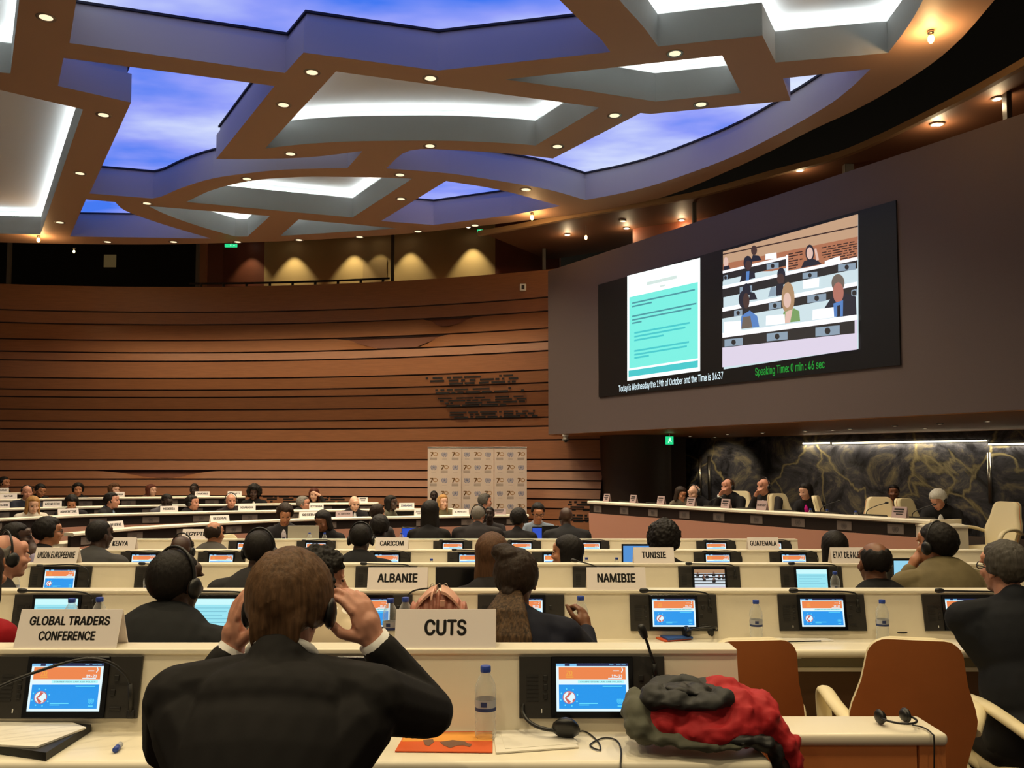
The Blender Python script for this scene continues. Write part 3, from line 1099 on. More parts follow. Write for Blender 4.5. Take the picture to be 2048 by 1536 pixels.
def rs(txt, pl, pr, row, label, **k):
    return sign(txt, pl, pr, ROWY[row] + .052, ROWZ[row], label, **k)
rs('GLOBAL TRADERS\nCONFERENCE', 54, 254, 0, 'white tent nameplate reading GLOBAL TRADERS CONFERENCE', fill=.79)
rs('CUTS', 795, 992, 0, 'white tent nameplate reading CUTS', fill=.42, th=.45)
rs('ALBANIE', 739, 857, 1, 'white tent nameplate reading ALBANIE', fill=.67, th=.42)
rs('NAMIBIE', 1172, 1288, 1, 'white tent nameplate reading NAMIBIE', fill=.65, th=.42)
rs('UNION EUROPEENNE', 79, 164, 2, 'white tent nameplate reading UNION EUROPEENNE', fill=.87, th=.45)
rs('TUNISIE', 1265, 1345, 2, 'white tent nameplate reading TUNISIE', fill=.6, th=.44)
rs('ETAT DE PALESTINE', 1656, 1740, 2, 'white tent nameplate reading ETAT DE PALESTINE', fill=.9, th=.45)
rs('KENYA', 217, 277, 3, 'white tent nameplate reading KENYA', fill=.52, th=.44)
rs('CARICOM', 753, 818, 3, 'white tent nameplate reading CARICOM', fill=.72, th=.44)
rs('GUATEMALA', 1492, 1553, 3, 'white tent nameplate reading GUATEMALA', fill=.86, th=.44)
rs('EGYPTE', 369, 424, 4, 'white tent nameplate reading EGYPTE', fill=.72, th=.44)

# ------------------------------------------------------------------ curved side rows of desks
TIERS = [
 dict(z=.63, pts=[(-5.86, 11.7), (-5.48, 12.75), (-4.73, 13.75), (-3.98, 14.5), (-3.08, 15.1), (-1.8, 15.5), (-.81, 15.85), (.30, 16.07)], label='front curved delegate desk with two RESERVE plates and rose front'),
 dict(z=.705, pts=[(-9.2, 12.0), (-7.96, 13.6), (-7.16, 14.7), (-6.0, 15.4), (-4.9, 15.9), (-3.6, 16.3), (-2.2, 16.6), (-1.12, 16.75)], label='second curved delegate desk, carrying the ARGENTINE and NIGERIA plates'),
 dict(z=.76, pts=[(-11, 13.6), (-9.6, 15.1), (-8.5, 16.1), (-6.9, 16.95), (-5.1, 17.55), (-3.5, 17.95), (-2.75, 18.1)], label='third curved delegate desk, carrying the KAZAKHSTAN plate'),
 dict(z=.857, pts=[(-12.2, 15.3), (-10.2, 17.1), (-9.2, 18.0), (-8.2, 18.4), (-7, 18.75), (-5.77, 19.0)], label='fourth curved delegate desk, carrying the QATAR and COMORES plates'),
 dict(z=.917, pts=[(-13.2, 17.6), (-12.0, 18.9), (-11.1, 19.5), (-10.75, 19.65)], label='last curved delegate desk, short piece at far left before the timber wall'),
]
def front_desk(path, z, f, label, cat='desk', group='curved delegate desks', plaque_step=.83, skip=.3, pw=.27):
    r = empty('curved_desk', (path[0][0], path[0][1], f), label, cat, group)
    ox, oy = path[0][0], path[0][1]
    P = [(p[0] - ox, p[1] - oy) for p in path]
    zz = z - f
    # path runs left -> right seen from the hall, so 'out' (right of travel) points at the hall
    mb = MB(); mb.sweep(P, [(0.0, zz - .045), (.03, zz - .05), (.05, zz - .038), (.05, zz - .012), (.035, zz), (-.12, zz), (-.12, zz - .045)])
    mb.build('ledge', M_CREAM_EDGE, r, smooth=True, angle=50)
    mb = MB(); mb.sweep(P, [(0, zz - .2), (0, zz - .045), (-.05, zz - .045), (-.05, zz - .2)]); mb.build('dark_band', M_BAND, r)
    mb = MB(); mb.sweep(P, [(-.02, 0), (.02, zz - .2), (-.05, zz - .2), (-.07, 0)]); mb.build('front_panel', M_PINK, r)
    mb = MB(); mb.sweep(P, [(-.12, zz - .19), (-.12, zz - .15), (-.5, zz - .15), (-.5, zz - .19)]); mb.build('desktop', M_CREAM_EDGE, r)
    # plaques with a wreathed emblem
    s = skip; acc = 0.0
    for a, b in zip(P[:-1], P[1:]):
        A, B = Vector(a), Vector(b)
        L = (B - A).length
        while s <= acc + L:
            t = (s - acc) / L
            c = A.lerp(B, t); d = (B - A).normalized(); o = Vector((d.y, -d.x))
            c3 = Vector((c.x + o.x * .004, c.y + o.y * .004, zz - .123)); ux = Vector((d.x, d.y, 0))
            mb = MB()
            mb.box(c3, (pw, .012, .105), rot=Matrix.Rotation(math.atan2(d.y, d.x), 3, 'Z'))
            emblem(mb, c3 + Vector((o.x, o.y, 0)) * .0075, ux, Vector((0, 0, 1)), .04, 1, 8)
            mb.build('emblem_plaque', [M_PLAQUE, M_PLAQUE_MARK], r)
            s += plaque_step
        acc += L
    return r
TP = []
for k, T in enumerate(TIERS):
    P = [(q.x, q.y) for q in catmull([Vector(p) for p in T['pts']], 5)]
    TP.append(P)
    front_desk(P, T['z'], -.27, T['label'])
def tier_Y(k, px):
    """depth of the tier's front edge seen at this column, and its heading"""
    best = None
    for a, b in zip(TP[k][:-1], TP[k][1:]):
        ka = 1024 + FPX * a[0] / a[1]; kb = 1024 + FPX * b[0] / b[1]
        if (ka - px) * (kb - px) <= 0 and ka != kb:
            t = (px - ka) / (kb - ka)
            return a[1] + (b[1] - a[1]) * t, math.atan2(b[1] - a[1], b[0] - a[0])
    a = TP[k][0] if px < 300 else TP[k][-1]
    return a[1], 0.0
def ts(txt, pl, pr, k, label, **kw):
    Y, yaw = tier_Y(k, (pl + pr) / 2)
    return sign(txt, pl, pr, Y + .05, TIERS[k]['z'], label, yaw=yaw * .8, **kw)
ts('RESERVE', 217, 250, 0, 'white nameplate reading RESERVE, left one on the front curved desk', fill=.7)
ts('RESERVE', 422, 460, 0, 'white nameplate reading RESERVE, middle one on the front curved desk', fill=.7)
ts('RESERVE', 600, 641, 0, 'white nameplate reading RESERVE, beside the grey-haired man in glasses', fill=.7)
ts('D. ARTEVEN', 673, 706, 0, 'nameplate with small lettering before the bald man in black cap', fill=.7, th=.2, m=M_CARD_MAUVE)
ts(None, 829, 848, 0, 'nameplate partly behind the long black hair on the front curved desk', m=M_CARD)
ts('K. MENEZES', 905, 938, 0, 'nameplate with small lettering before the white logo banner', fill=.7, th=.2)
ts(None, 984, 1012, 0, 'nameplate with small lettering right of the dark seated face', m=M_CARD_MAUVE)
ts('ARGENTINE', 120, 158, 1, 'white nameplate reading ARGENTINE', fill=.8)
ts('NIGERIA', 324, 357, 1, 'white nameplate reading NIGERIA', fill=.66)
ts('NICARAGUA', 479, 512, 1, 'white nameplate reading NICARAGUA', fill=.74)
ts('BOTSWANA', 620, 648, 1, 'white nameplate reading BOTSWANA', fill=.82)
ts('ZIMBABWE', 799, 829, 1, 'white nameplate reading ZIMBABWE', fill=.78, ink=M_INK2)
ts('BULGARIE', -8, 20, 2, 'white nameplate reading BULGARIE, cut by the left picture edge', fill=.82)
ts('KAZAKHSTAN', 91, 124, 2, 'white nameplate reading KAZAKHSTAN', fill=.78)
ts(None, 717, 736, 2, 'blank white paper card behind the bald man in black cap', m=M_CARD)
ts('QATAR', 3, 34, 3, 'white nameplate reading QATAR', fill=.5)
ts('GHANA', 232, 250, 3, 'small nameplate reading GHANA beside the woman with curly brown hair', fill=.75)
ts('COMORES', 392, 420, 3, 'white nameplate reading COMORES', fill=.8)
ts('O. NOVETT', 457, 484, 3, 'nameplate left of the woman with afro hair and white collar', fill=.8, th=.3)
ts('SOUDAN', -4, 18, 4, 'white nameplate reading SOUDAN on the topmost short desk', fill=.7)

# ------------------------------------------------------------------ podium
DA, DB = Vector((1.28, 14.5)), Vector((4.52, 9.46))
DZ = .94
ddir = (DB - DA).normalized(); dout = Vector((ddir.y, -ddir.x))
pod = front_desk([tuple(DA + (DB - DA) * k / 8) for k in range(9)], DZ, -.27, 'long rose fronted podium desk under the big screen', group=None, plaque_step=.667, skip=.22, pw=.2)
pod.name = 'podium_desk'
mb = MB()
c = DB - DA + ddir * .02
mb.prism([(c.x, c.y, 0), (c.x + dout.x * .05, c.y + dout.y * .05, DZ + .27), (c.x - dout.x * .45, c.y - dout.y * .45, DZ + .27), (c.x - dout.x * .45, c.y - dout.y * .45, 0)], (ddir.x * .04, ddir.y * .04, 0))
mb.build('end_panel', M_CREAM, pod)
# cream side table at the podium end
q0, q1 = at(1853, 1000, 9.35), at(1951, 1000, 9.2)
r = empty('side_table', ((q0.x + q1.x) / 2, 9.4, -.27), 'cream side table at the right end of the podium', 'table')
W = q1.x - q0.x
MB().rbox((0, .25, 1.145), (W, .62, .03), .008).build('tabletop', M_CREAM_EDGE, r)
MB().box((0, -.03, .565), (W - .01, .03, 1.13)).build('front_panel', M_CREAM, r)
for sx in (-1, 1):
    MB().box((sx * (W / 2 - .02), .26, .565), (.03, .55, 1.13)).build('side_panel', M_CREAM, r)

# ------------------------------------------------------------------ chairs
M_TAN = mat('tan leather shell', (206, 124, 66), 0.5, noise=.05, nscale=8)
M_PAD = mat('cream leather pad', (228, 214, 176), 0.5)
def chair_parts(r, s=1.0):
    VS = [.87 * k / 11 for k in range(12)] + [.91, .945, .97, .987, .996, 1.0]
    NV, NU = len(VS) - 1, 10
    hw = [(0, .165), (.2, .185), (.40, .210), (.50, .213), (.70, .176), (.86, .160), (1.0, .157)]
    def HW(v):
        for (a, x), (b, y) in zip(hw[:-1], hw[1:]):
            if v <= b:
                w = x + (y - x) * (v - a) / (b - a)
                q = max(0, (v - .87) / .13)
                return w - .065 * (1 - math.sqrt(max(0, 1 - q * q)))
        return .092
    def grid(off, shrink=0.0):
        G = []
        for j in range(NV + 1):
            v = VS[j]
            row = []
            for i in range(NU + 1):
                u = -1 + 2 * i / NU
                x = u * (HW(v) - shrink)
                z = .40 + v * .55
                y = -.20 - .13 * v + off + .5 * x * x * (1.4 - v)
                row.append((x * s, y * s, z * s))
            G.append(row)
        return G
    A, B = grid(0), grid(.028)
    n = NU + 1
    mb = MB()
    flat = lambda G: [p for row in G for p in row]
    F = [(j * n + i, j * n + i + 1, (j + 1) * n + i + 1, (j + 1) * n + i) for j in range(NV) for i in range(NU)]
    k = len(flat(A))
    bd = [i for i in range(n)] + [j * n + NU for j in range(1, NV + 1)] + [NV * n + i for i in range(NU - 1, -1, -1)] + [j * n for j in range(NV - 1, 0, -1)]
    mb.add(flat(A) + flat(B), F + [tuple(x + k for x in f) for f in F])
    mb.add(flat(A) + flat(B), [(bd[i], bd[(i + 1) % len(bd)], bd[(i + 1) % len(bd)] + k, bd[i] + k) for i in range(len(bd))], 1)
    mb.build('backrest', [M_TAN, M_PAD], r, smooth=True, angle=60)
    C, D = grid(.030, .006), grid(.062, .02)
    mb = MB()
    mb.add(flat(C) + flat(D), F + [tuple(x + k for x in f) for f in F] + [(bd[i], bd[(i + 1) % len(bd)], bd[(i + 1) % len(bd)] + k, bd[i] + k) for i in range(len(bd))])
    mb.build('back_pad', M_PAD, r, smooth=True, angle=70)
    MB().rbox((0, .04 * s, .42 * s), (.46 * s, .48 * s, .11 * s), .045 * s, 4).build('seat', M_PAD, r, smooth=True, angle=50)
    for sx in (-1, 1):
        mb = MB()
        P = [(.20, -.215, .615), (.245, -.10, .655), (.262, .02, .668), (.264, .13, .65), (.262, .19, .60), (.256, .205, .52), (.25, .18, .44), (.21, .14, .40)]
        mb.tube([(sx * a * s, b * s, c * s) for a, b, c in catmull(P, 4)], .030 * s, 10, flat=.62)
        mb.build('armrest', M_PAD, r, smooth=True, angle=60)
    mb = MB(); mb.lathe([(.03 * s, .06 * s), (.03 * s, .37 * s)], 14); mb.build('pedestal', M_METAL, r, smooth=True, angle=40)
    mb = MB()
    for k in range(5):
        a = 2 * math.pi * k / 5 + .3
        mb.tube([(0, 0, .075 * s), (math.cos(a) * .27 * s, math.sin(a) * .27 * s, .045 * s)], [.026 * s, .016 * s], 8)
        mb.ell((math.cos(a) * .27 * s, math.sin(a) * .27 * s, .025 * s), (.025 * s, .025 * s, .025 * s), sub=1)
    mb.build('star_base', M_METAL, r, smooth=True, angle=40)
CHAIR = None
def chair(x, y, yaw, label, f=None, group='conference chairs'):
    """yaw 0 = the sitter faces away from the camera (+Y)"""
    global CHAIR
    f = floor_z(y) if f is None else f
    if CHAIR is None:
        r = empty('conference_chair', (x, y, f), label, 'chair', group, (0, 0, -math.radians(yaw)))
        chair_parts(r)
        CHAIR = r
    else:
        r = copy_tree(CHAIR)
        r.location = (x, y, f); r.rotation_euler = (0, 0, -math.radians(yaw)); r['label'] = label
    return r
c = at(1447, 1290, 3.42); chair(c.x, 3.42, -6, 'empty tan-backed chair between the nearest desk end and the second desk')
c = at(1797, 1290, 3.42); chair(c.x, 3.42, 14, 'empty tan-backed chair with cream armrest behind the low tan cabinet')
c = at(2108, 1290, 3.3); chair(c.x, 3.3, 4, 'cream armed chair under the grey-haired man at the right picture edge')
PODF = .18
for px, py, Y, yaw, lb in [(1581, 1000, 12.1, 160, 'cream podium chair left of the woman in pink'), (1679, 1000, 11.3, 118, 'cream podium chair turned sideways, right of the woman in pink'),
                           (1765, 1000, 10.75, 195, 'cream podium chair half hiding the dark-haired man'), (1852, 1000, 10.3, 150, 'cream podium chair behind the white-haired person'),
                           (1978, 1030, 9.5, 245, 'large cream chair right of the side table, turned sideways'), (1476, 1000, 13.3, 200, 'cream podium chair behind the man with hand at his mouth')]:
    c = at(px, py, Y); chair(c.x, Y, yaw, lb, PODF)
for px, Y, yaw, lb in [(866, 10.15, 0, 'low cream chair under the woman with very long black hair'), (1110, 10.0, 5, 'cream chair rim left of the bald man in black, beyond the last desk'), (1192, 10.1, 5, 'cream chair rim right of the bald man in black, beyond the last desk'),
                       (180, 9.0, 60, 'cream chair at the left end between the seated listeners'), (487, 10.6, 120, 'empty cream chair right of the EGYPTE delegate')]:
    c = at(px, 1060, Y); chair(c.x, Y, yaw, lb)

# ------------------------------------------------------------------ low tan cabinet right of the nearest desk
x0, x1 = .72, at(1893, 1465, 2.58).x
r = empty('low_cabinet', ((x0 + x1) / 2, 2.66, 0), 'low tan fronted cabinet with cream top right of the nearest desk', 'cabinet')
zt = at(1700, 1465, 2.58).z
W = x1 - x0
MB().rbox((0, .0, zt - .018), (W, .19, .036), .014, 4).build('top', M_CREAM_EDGE, r, smooth=True, angle=40)
MB().box((-.04, -.07, (zt - .034) / 2), (W - .10, .03, zt - .034)).build('front_panel', M_TAN, r)
MB().box((W / 2 - .045, -.07, (zt - .034) / 2), (.075, .032, zt - .034)).build('corner_panel', M_TAN, r)
MB().box((W / 2 - .02, .01, (zt - .034) / 2), (.02, .14, zt - .034)).build('side_panel', M_TAN, r)
MB().box((-W / 2 + .02, .01, (zt - .034) / 2), (.02, .14, zt - .034)).build('side_panel', M_TAN, r)
CABZ = zt

# ================================================================== recessed downlights in the canopy
M_TRIMRING = mat('downlight ring', (150, 140, 126), 0.35, .6)
DOWN = [
 (92, 35, 'recessed downlight nearest the top left picture corner'),
 (207, 230, 'recessed downlight at the bend of the beam beside the left sky panel'),
 (160, 347, 'recessed downlight halfway along the left beam beside the big white cove'),
 (120, 445, 'recessed downlight low on the left beam, above the left bright bulb'),
 (215, 484, 'recessed downlight first on the far rim, below the small sky panel'),
 (347, 484, 'recessed downlight second on the far rim, below the small sky panel tip'),
 (294, 407, 'recessed downlight at the left tip of the lens-shaped ring beam'),
 (624, 145, 'recessed downlight on the beam corner left of the largest white cove'),
 (567, 210, 'recessed downlight in the slanted beam between left sky panel and largest white cove'),
 (581, 308, 'recessed downlight below the left tip of the largest white cove'),
 (494, 358, 'recessed downlight on the curved beam above the long white cove'),
 (861, 157, 'recessed downlight between the top sky panel and largest white cove'),
 (860, 292, 'recessed downlight under the middle of the largest white cove'),
 (800, 350, 'recessed downlight where curved beams cross in the centre'),
 (802, 398, 'recessed downlight in the short slanted beam left of the small central sky panel'),
 (1115, 293, 'recessed downlight at the left end of the right-hand sky panel'),
 (1051, 379, 'recessed downlight above the bulb at the hall centre rim'),
 (1229, 231, 'recessed downlight right of the largest white cove tip'),
 (1402, 209, 'recessed downlight above the right-hand sky panel'),
 (1350, 107, 'recessed downlight above the narrow white cove on the right'),
 (950, 451, 'recessed downlight on the far rim by the green gallery exit sign'),
 (836, 463, 'recessed downlight on the far rim right of the gallery post'),
 (719, 474, 'recessed downlight on the far rim above the gallery door'),
 (598, 480, 'recessed downlight on the far rim above the lit gallery plaster'),
 (475, 484, 'recessed downlight on the far rim just above the left exit sign'),
]
_DL = {}
def downlight(x, y, label, power=SPOT_W, z=CZ, r=.105, kind=None, angle=125):
    o = empty('recessed_downlight', (x, y, z), label, 'downlight', 'recessed canopy downlights')
    if not _DL:
        mb = MB(); mb.lathe([(r * .78, -.002), (r, -.006), (r * 1.02, .0), (r * .8, .004)], 24)
        _DL['ring'] = mb.build('trim_ring', M_TRIMRING, o, True).data
        mb = MB(); mb.lathe([(r * .80, -.001), (r * .45, -.004), (.001, -.005)], 20)
        _DL['lens'] = mb.build('lens', E_DOWN, o, True).data
    else:
        for nm, k in (('trim_ring', 'ring'), ('lens', 'lens')):
            c = bpy.data.objects.new(nm, _DL[k]); COL.objects.link(c); c.parent = o
    if power:
        l = lamp('downlight_lamp', 'SPOT', (0, 0, -.03), power, SPOT_COL, (0, 0, -2), .09, angle, .8)
        l.parent = o
    return o
for px, py, lb in DOWN:
    x, y = cpt(px, py)
    downlight(x, y, lb)
# the same canopy carries on overhead, unseen; these lamps are added for light
for x, y in [(-7.5, 7.2), (-4.4, 7.6), (-1.6, 7.4), (1.2, 7.4), (3.6, 7.0), (-5.5, 4.4), (-2.6, 4.6), (.2, 4.4), (2.8, 4.6), (-3.5, 1.6), (-.8, 1.4), (1.6, 1.2), (-1.5, -1.6), (-4, -1.8)]:
    o = downlight(x, y, None, SPOT_W * 1.0)
    for k in ('label', 'category', 'group'):
        if k in o: del o[k]
    o.name = 'ceiling_added_downlight'
    o['kind'] = 'structure'

# bright bare bulbs on the rim
def bulb(px, py, z, label, power=60, r=.035):
    q = atz(px, py, z - .10)
    o = empty('bare_bulb', (q.x, q.y, z), label, 'light bulb', 'bright bare bulbs')
    mb = MB(); mb.lathe([(.035, -.035), (.035, .0)], 14); mb.tube([(0, 0, -.02), (0, 0, -.07)], .02, 10)
    mb.build('bulb_socket', M_METAL, o, True)
    mb = MB(); mb.ell((0, 0, -.10), (r, r, r * 1.5)); mb.build('glowing_bulb', E_BULB, o, True)
    l = lamp('bulb_lamp', 'POINT', (0, 0, -.2), power, (1, .62, .28), None, .05); l.parent = o
    return o
bulb(1862, 78, CZ, 'bright warm bulb under the canopy rim at upper right', 22)
bulb(1064, 435, CZ, 'bright warm bulb under the canopy rim near the picture centre', 20)
bulb(77, 480, CZ, 'bright warm bulb under the canopy rim at far left', 20)
o = bulb(148, 503, 7.0, 'smaller warm bulb in the dark interpreters booth', 6, .025)
MB().tube([(0, 0, 0), (0, 0, 1.34)], .006, 6).build('hanging_cord', M_BLACK, o)
# ceiling fittings of the side gallery
for px, py, lb in [(1135, 469, 'small gallery ceiling lamp, first right of the glazing post'), (1253, 456, 'small gallery ceiling lamp over the left end of the screen wall'), (1245, 441, 'round dim detector above the left end of the screen wall'),
                   (1363, 440, 'small gallery ceiling lamp left of the second glazing post'), (1600, 340, 'small gallery ceiling lamp above the big screen'), (1870, 248, 'small gallery ceiling lamp, left of a pair at upper right'),
                   (1878, 248, 'small gallery ceiling lamp, right of a pair at upper right'), (1994, 197, 'small gallery ceiling lamp nearest the right picture edge')]:
    q = atz(px, py, CZ + .03)
    o = empty('gallery_ceiling_lamp', q, lb, 'ceiling lamp', 'small gallery ceiling lamps')
    mb = MB(); mb.lathe([(.075, -.012), (.08, .0), (.06, .005)], 14); mb.build('housing', M_TRIMRING, o, True)
    mb = MB(); mb.lathe([(.055, -.013), (.001, -.016)], 14)
    mb.build('lens', E_DOWN if 'detector' in lb else E_SMALL, o, True)
    if 'detector' not in lb:
        l = lamp('gallery_lamp', 'POINT', (0, 0, -.12), 9, (1, .74, .42), None, .06); l.parent = o
q = atz(1172, 476, CZ - .25)
o = empty('pendant_bulb', (q.x, q.y, CZ + .03), 'thin warm pendant lamp behind the glazing left of the screen wall', 'pendant lamp')
MB().tube([(0, 0, 0), (0, 0, -.22)], .006, 6).build('rod', M_METAL, o)
mb = MB(); mb.ell((0, 0, -.27), (.03, .03, .05)); mb.build('glowing_bulb', mat('soft bulb', (255, 190, 110), emit=12), o, True)

# gallery wall washers: each lamp throws one scallop of light on the plaster
for k, (px, w, lb) in enumerate([(497, 34, 'gallery wall washer at the red panel corner, leftmost'), (583, 75, 'gallery wall washer, second from left'), (704, 75, 'gallery wall washer left of the gallery door'),
                    (757, 20, 'gallery wall washer over the gallery door'), (818, 60, 'gallery wall washer right of the glazing post'), (944, 85, 'gallery wall washer, rightmost over the plaster')]):
    th = arc_th(px, GR); x, y = arc_pt(th, GR - .34)
    o = empty('wall_washer', (x, y, 7.95), lb, 'wall washer', 'gallery wall washers')
    mb = MB(); mb.lathe([(.07, -.05), (.075, .12)], 14); mb.build('housing', M_BLACK, o, True)
    mb = MB(); mb.lathe([(.05, -.052), (.001, -.054)], 12); mb.build('lens', E_SMALL, o, True)
    l = lamp('washer_lamp', 'SPOT', (0, 0, -.06), w * 2, (1, .84, .50), (0, 0, -2), .03, 74, .5); l.parent = o
    for c in [o]:
        pass
mb = MB()
for px in (497, 583, 704, 757, 818, 944):
    x, y = arc_pt(arc_th(px, GR), GR - .34)
    mb.tube([(x, y, 8.05), (x, y, 8.36)], .012, 6)
struct(mb.build('ceiling_washer_rods', M_BLACK))

# gallery railing and glazing posts
th0, th1 = arc_th(372, WR + .3), arc_th(776, WR + .3)
o = empty('gallery_railing', (*arc_pt((th0 + th1) / 2, WR + .3), WTOP), 'thin dark railing along the gallery edge above the timber wall', 'railing')
ox, oy = arc_pt((th0 + th1) / 2, WR + .3)
MB().tube([(arc_pt(th0 + (th1 - th0) * k / 24, WR + .3)[0] - ox, arc_pt(th0 + (th1 - th0) * k / 24, WR + .3)[1] - oy, .15) for k in range(25)], .026, 8).build('handrail', M_RAIL, o)
for px in (395, 440, 487, 534, 580, 626, 672, 718, 763):
    x, y = arc_pt(arc_th(px, WR + .3), WR + .3)
    MB().tube([(x - ox, y - oy, -.02), (x - ox, y - oy, .15)], .034, 6).build('baluster', M_RAIL, o)
def post(px, py0, py1, Y, w, label):
    a, b = at(px, py0, Y), at(px, py1, Y)
    MBo = MB(); MBo.rbox((0, 0, (a.z - b.z) / 2), (w, .12, a.z - b.z), .01)
    return tag(MBo.build('glazing_post', M_RAIL, loc=(b.x, Y, b.z)), label, 'post', 'dark glazing posts')
post(785, 440, 568, arc_pt(arc_th(785))[1] + .2, .075, 'dark glazing post standing on the timber wall between two lit plaster bays')
post(1088, 425, 541, arc_pt(arc_th(1088))[1] + .15, .085, 'dark glazing post where the timber wall meets the screen wall')
post(1389, 385, 470, 16.6, .07, 'thin dark glazing post above the left part of the big screen')
post(1697, 300, 362, 14.45, .16, 'thick short dark glazing post above the big screen')
post(2016, 140, 260, 11.6, .07, 'thin dark glazing post nearest the upper right picture corner')

# ------------------------------------------------------------------ the big screen
pts = [son(1199, 570), son(1797, 400), son(1800, 730), son(1199, 795)]
s0 = (pts[0][0] + pts[3][0]) / 2; s1 = (pts[1][0] + pts[2][0]) / 2
z1 = (pts[0][1] + pts[1][1]) / 2; z0 = (pts[2][1] + pts[3][1]) / 2
o = empty('projection_screen', spt((s0 + s1) / 2, z0), 'wide black video wall with slide and live picture', 'screen')
base = spt((s0 + s1) / 2, z0)
def SP(s, z, d): return spt(s, z, d) - base
mb = MB(); mb.prism([SP(s0, z0, .03), SP(s1, z0, .03), SP(s1, z1, .03), SP(s0, z1, .03)], -SN * .03)
mb.build('screen_panel', [mat('screen black', (20, 20, 22), 0.4)], o)
def PXQ(px, py, d):
    s, z = son(px, py)
    return SP(s, z, .03 + d * .002)
BS = [e_('big white', (246, 255, 252), 1.15), e_('big aqua', (120, 240, 226), 1.0), e_('big teal', (64, 200, 204)), e_('big line', (96, 196, 190)), e_('big ink', (70, 150, 160)),
      e_('big head', (214, 232, 226))]
mb = MB()
def pq(mb, pts, d, mi): mb.poly([PXQ(x, y, d) for x, y in pts], mi)
DQ = [(1257, 552), (1403, 516), (1403, 742), (1257, 762)]
def bil(Qd, u, v):
    a, b, c, d = [Vector(p) for p in Qd]       # tl tr br bl ; v down
    t = a.lerp(b, u); w = d.lerp(c, u)
    return tuple(t.lerp(w, v))
def br(mb, Qd, u0, u1, v0, v1, d, mi):
    pq(mb, [bil(Qd, u0, v0), bil(Qd, u1, v0), bil(Qd, u1, v1), bil(Qd, u0, v1)], d, mi)
pq(mb, DQ, 1, 0)
br(mb, DQ, .03, .97, .21, .885, 2, 1)
br(mb, DQ, .02, .97, .905, .965, 2, 2)
br(mb, DQ, .27, .68, .105, .135, 2, 5); br(mb, DQ, .45, .52, .165, .18, 2, 5)
for k, (a, b, v) in enumerate([(.07, .93, .265), (.07, .34, .297), (.07, .95, .39), (.07, .88, .425), (.07, .2, .455)]):
    br(mb, DQ, a, b, v, v + .014, 3, 4)
for a, b, v in [(.1, .86, .55), (.1, .8, .585), (.1, .5, .62), (.1, .85, .72), (.1, .82, .755), (.1, .3, .785)]:
    br(mb, DQ, a, b, v, v + .016, 3, 2)
mb.build('document_image', BS, o)
VQ = [(1449, 505), (1719, 430), (1720, 698), (1450, 739)]
VM = [e_('big vid desk', (206, 226, 232)), e_('big vid ledge', (252, 252, 255), 1.1), e_('big vid band', (34, 32, 34)), e_('big vid wood', (196, 158, 126)), e_('big vid slat', (176, 112, 80)), e_('big vid slot', (52, 28, 22)),
      e_('big vid pink', (222, 212, 232)), e_('big vid plaque', (138, 158, 176)), e_('big vid suit', (28, 30, 46)), e_('big vid dark skin', (70, 48, 44)), e_('big vid fair skin', (226, 190, 176)), e_('big vid blond', (176, 140, 104)),
      e_('big vid green', (120, 158, 96)), e_('big vid blue', (84, 130, 196)), e_('big vid grey hair', (110, 98, 88)), e_('big vid red skin', (176, 112, 98))]
mb = MB()
# frame coordinates of the live picture (u right, v down), read off the screen
pq(mb, VQ, 1, 0)
def vp(x, y):   # crop coordinates (1829 x 1536 view of 1240..1740, 400..820)
    return (1240 + x * 500 / 1829, 400 + y * 420 / 1536)
def vpoly(pts, d, mi): pq(mb, [vp(*p) for p in pts], d, mi)
vpoly([(764, 380), (1752, 105), (1752, 292), (764, 470)], 2, 3)
vpoly([(764, 470), (1752, 270), (1752, 430), (1240, 520), (764, 530)], 3, 4)
vpoly([(764, 396), (1752, 190), (1752, 200), (764, 404)], 3, 5)
r = random.Random(8)
for k in range(7):
    y0 = 395 + k * 18; x = 1245
    while x < 1740:
        w = r.choice([20, 35, 55, 70]); w = min(w, 1745 - x)
        sl = -.19
        if not (1360 < x + w and x < 1480): vpoly([(x, y0 + (x - 1245) * sl), (x + w, y0 + (x + w - 1245) * sl), (x + w, y0 + 8 + (x + w - 1245) * sl), (x, y0 + 8 + (x - 1245) * sl)], 4, 5)
        x += w + 12
def vbeam(xa, ya, xb, yb, hl, hb, d):
    vpoly([(xa, ya), (xb, yb), (xb, yb + hl), (xa, ya + hl)], d, 1)
    vpoly([(xa, ya + hl), (xb, yb + hl), (xb, yb + hl + hb), (xa, ya + hl + hb)], d, 2)
def vplq(x, y, w, h, d):
    vpoly([(x, y + h * .15), (x + w, y - h * .1), (x + w, y + h * .85), (x, y + h * 1.1)], d, 7)
    disc2 = [(x + w / 2 + math.cos(a) * h * .3, y + h / 2 + math.sin(a) * h * .36) for a in [i * math.pi / 5 for i in range(10)]]
    vpoly(disc2, d + .5, 2)
def ov(cx, cy, rx, ry, d, mi, n=16):
    vpoly([(cx + rx * math.cos(2 * math.pi * k / n), cy + ry * math.sin(2 * math.pi * k / n)) for k in range(n)], d, mi)
vbeam(764, 520, 1235, 412, 20, 50, 5); vplq(770, 552, 30, 36, 5.5); vplq(1086, 462, 88, 46, 5.5)
vpoly([(1228, 405), (1243, 405), (1243, 530), (1228, 530)], 5.6, 1)
vpoly([(764, 600), (1230, 500), (1235, 540), (764, 632)], 5.2, 0)
vpoly([(1078, 398), (1158, 386), (1160, 430), (1076, 440)], 6, 1)
ov(788, 460, 18, 40, 6, 10); vpoly([(768, 520), (820, 505), (810, 480), (770, 490)], 6.2, 8)
ov(994, 370, 22, 36, 6, 9); vpoly([(970, 455), (1050, 442), (1030, 410), (985, 405)], 6.2, 8)
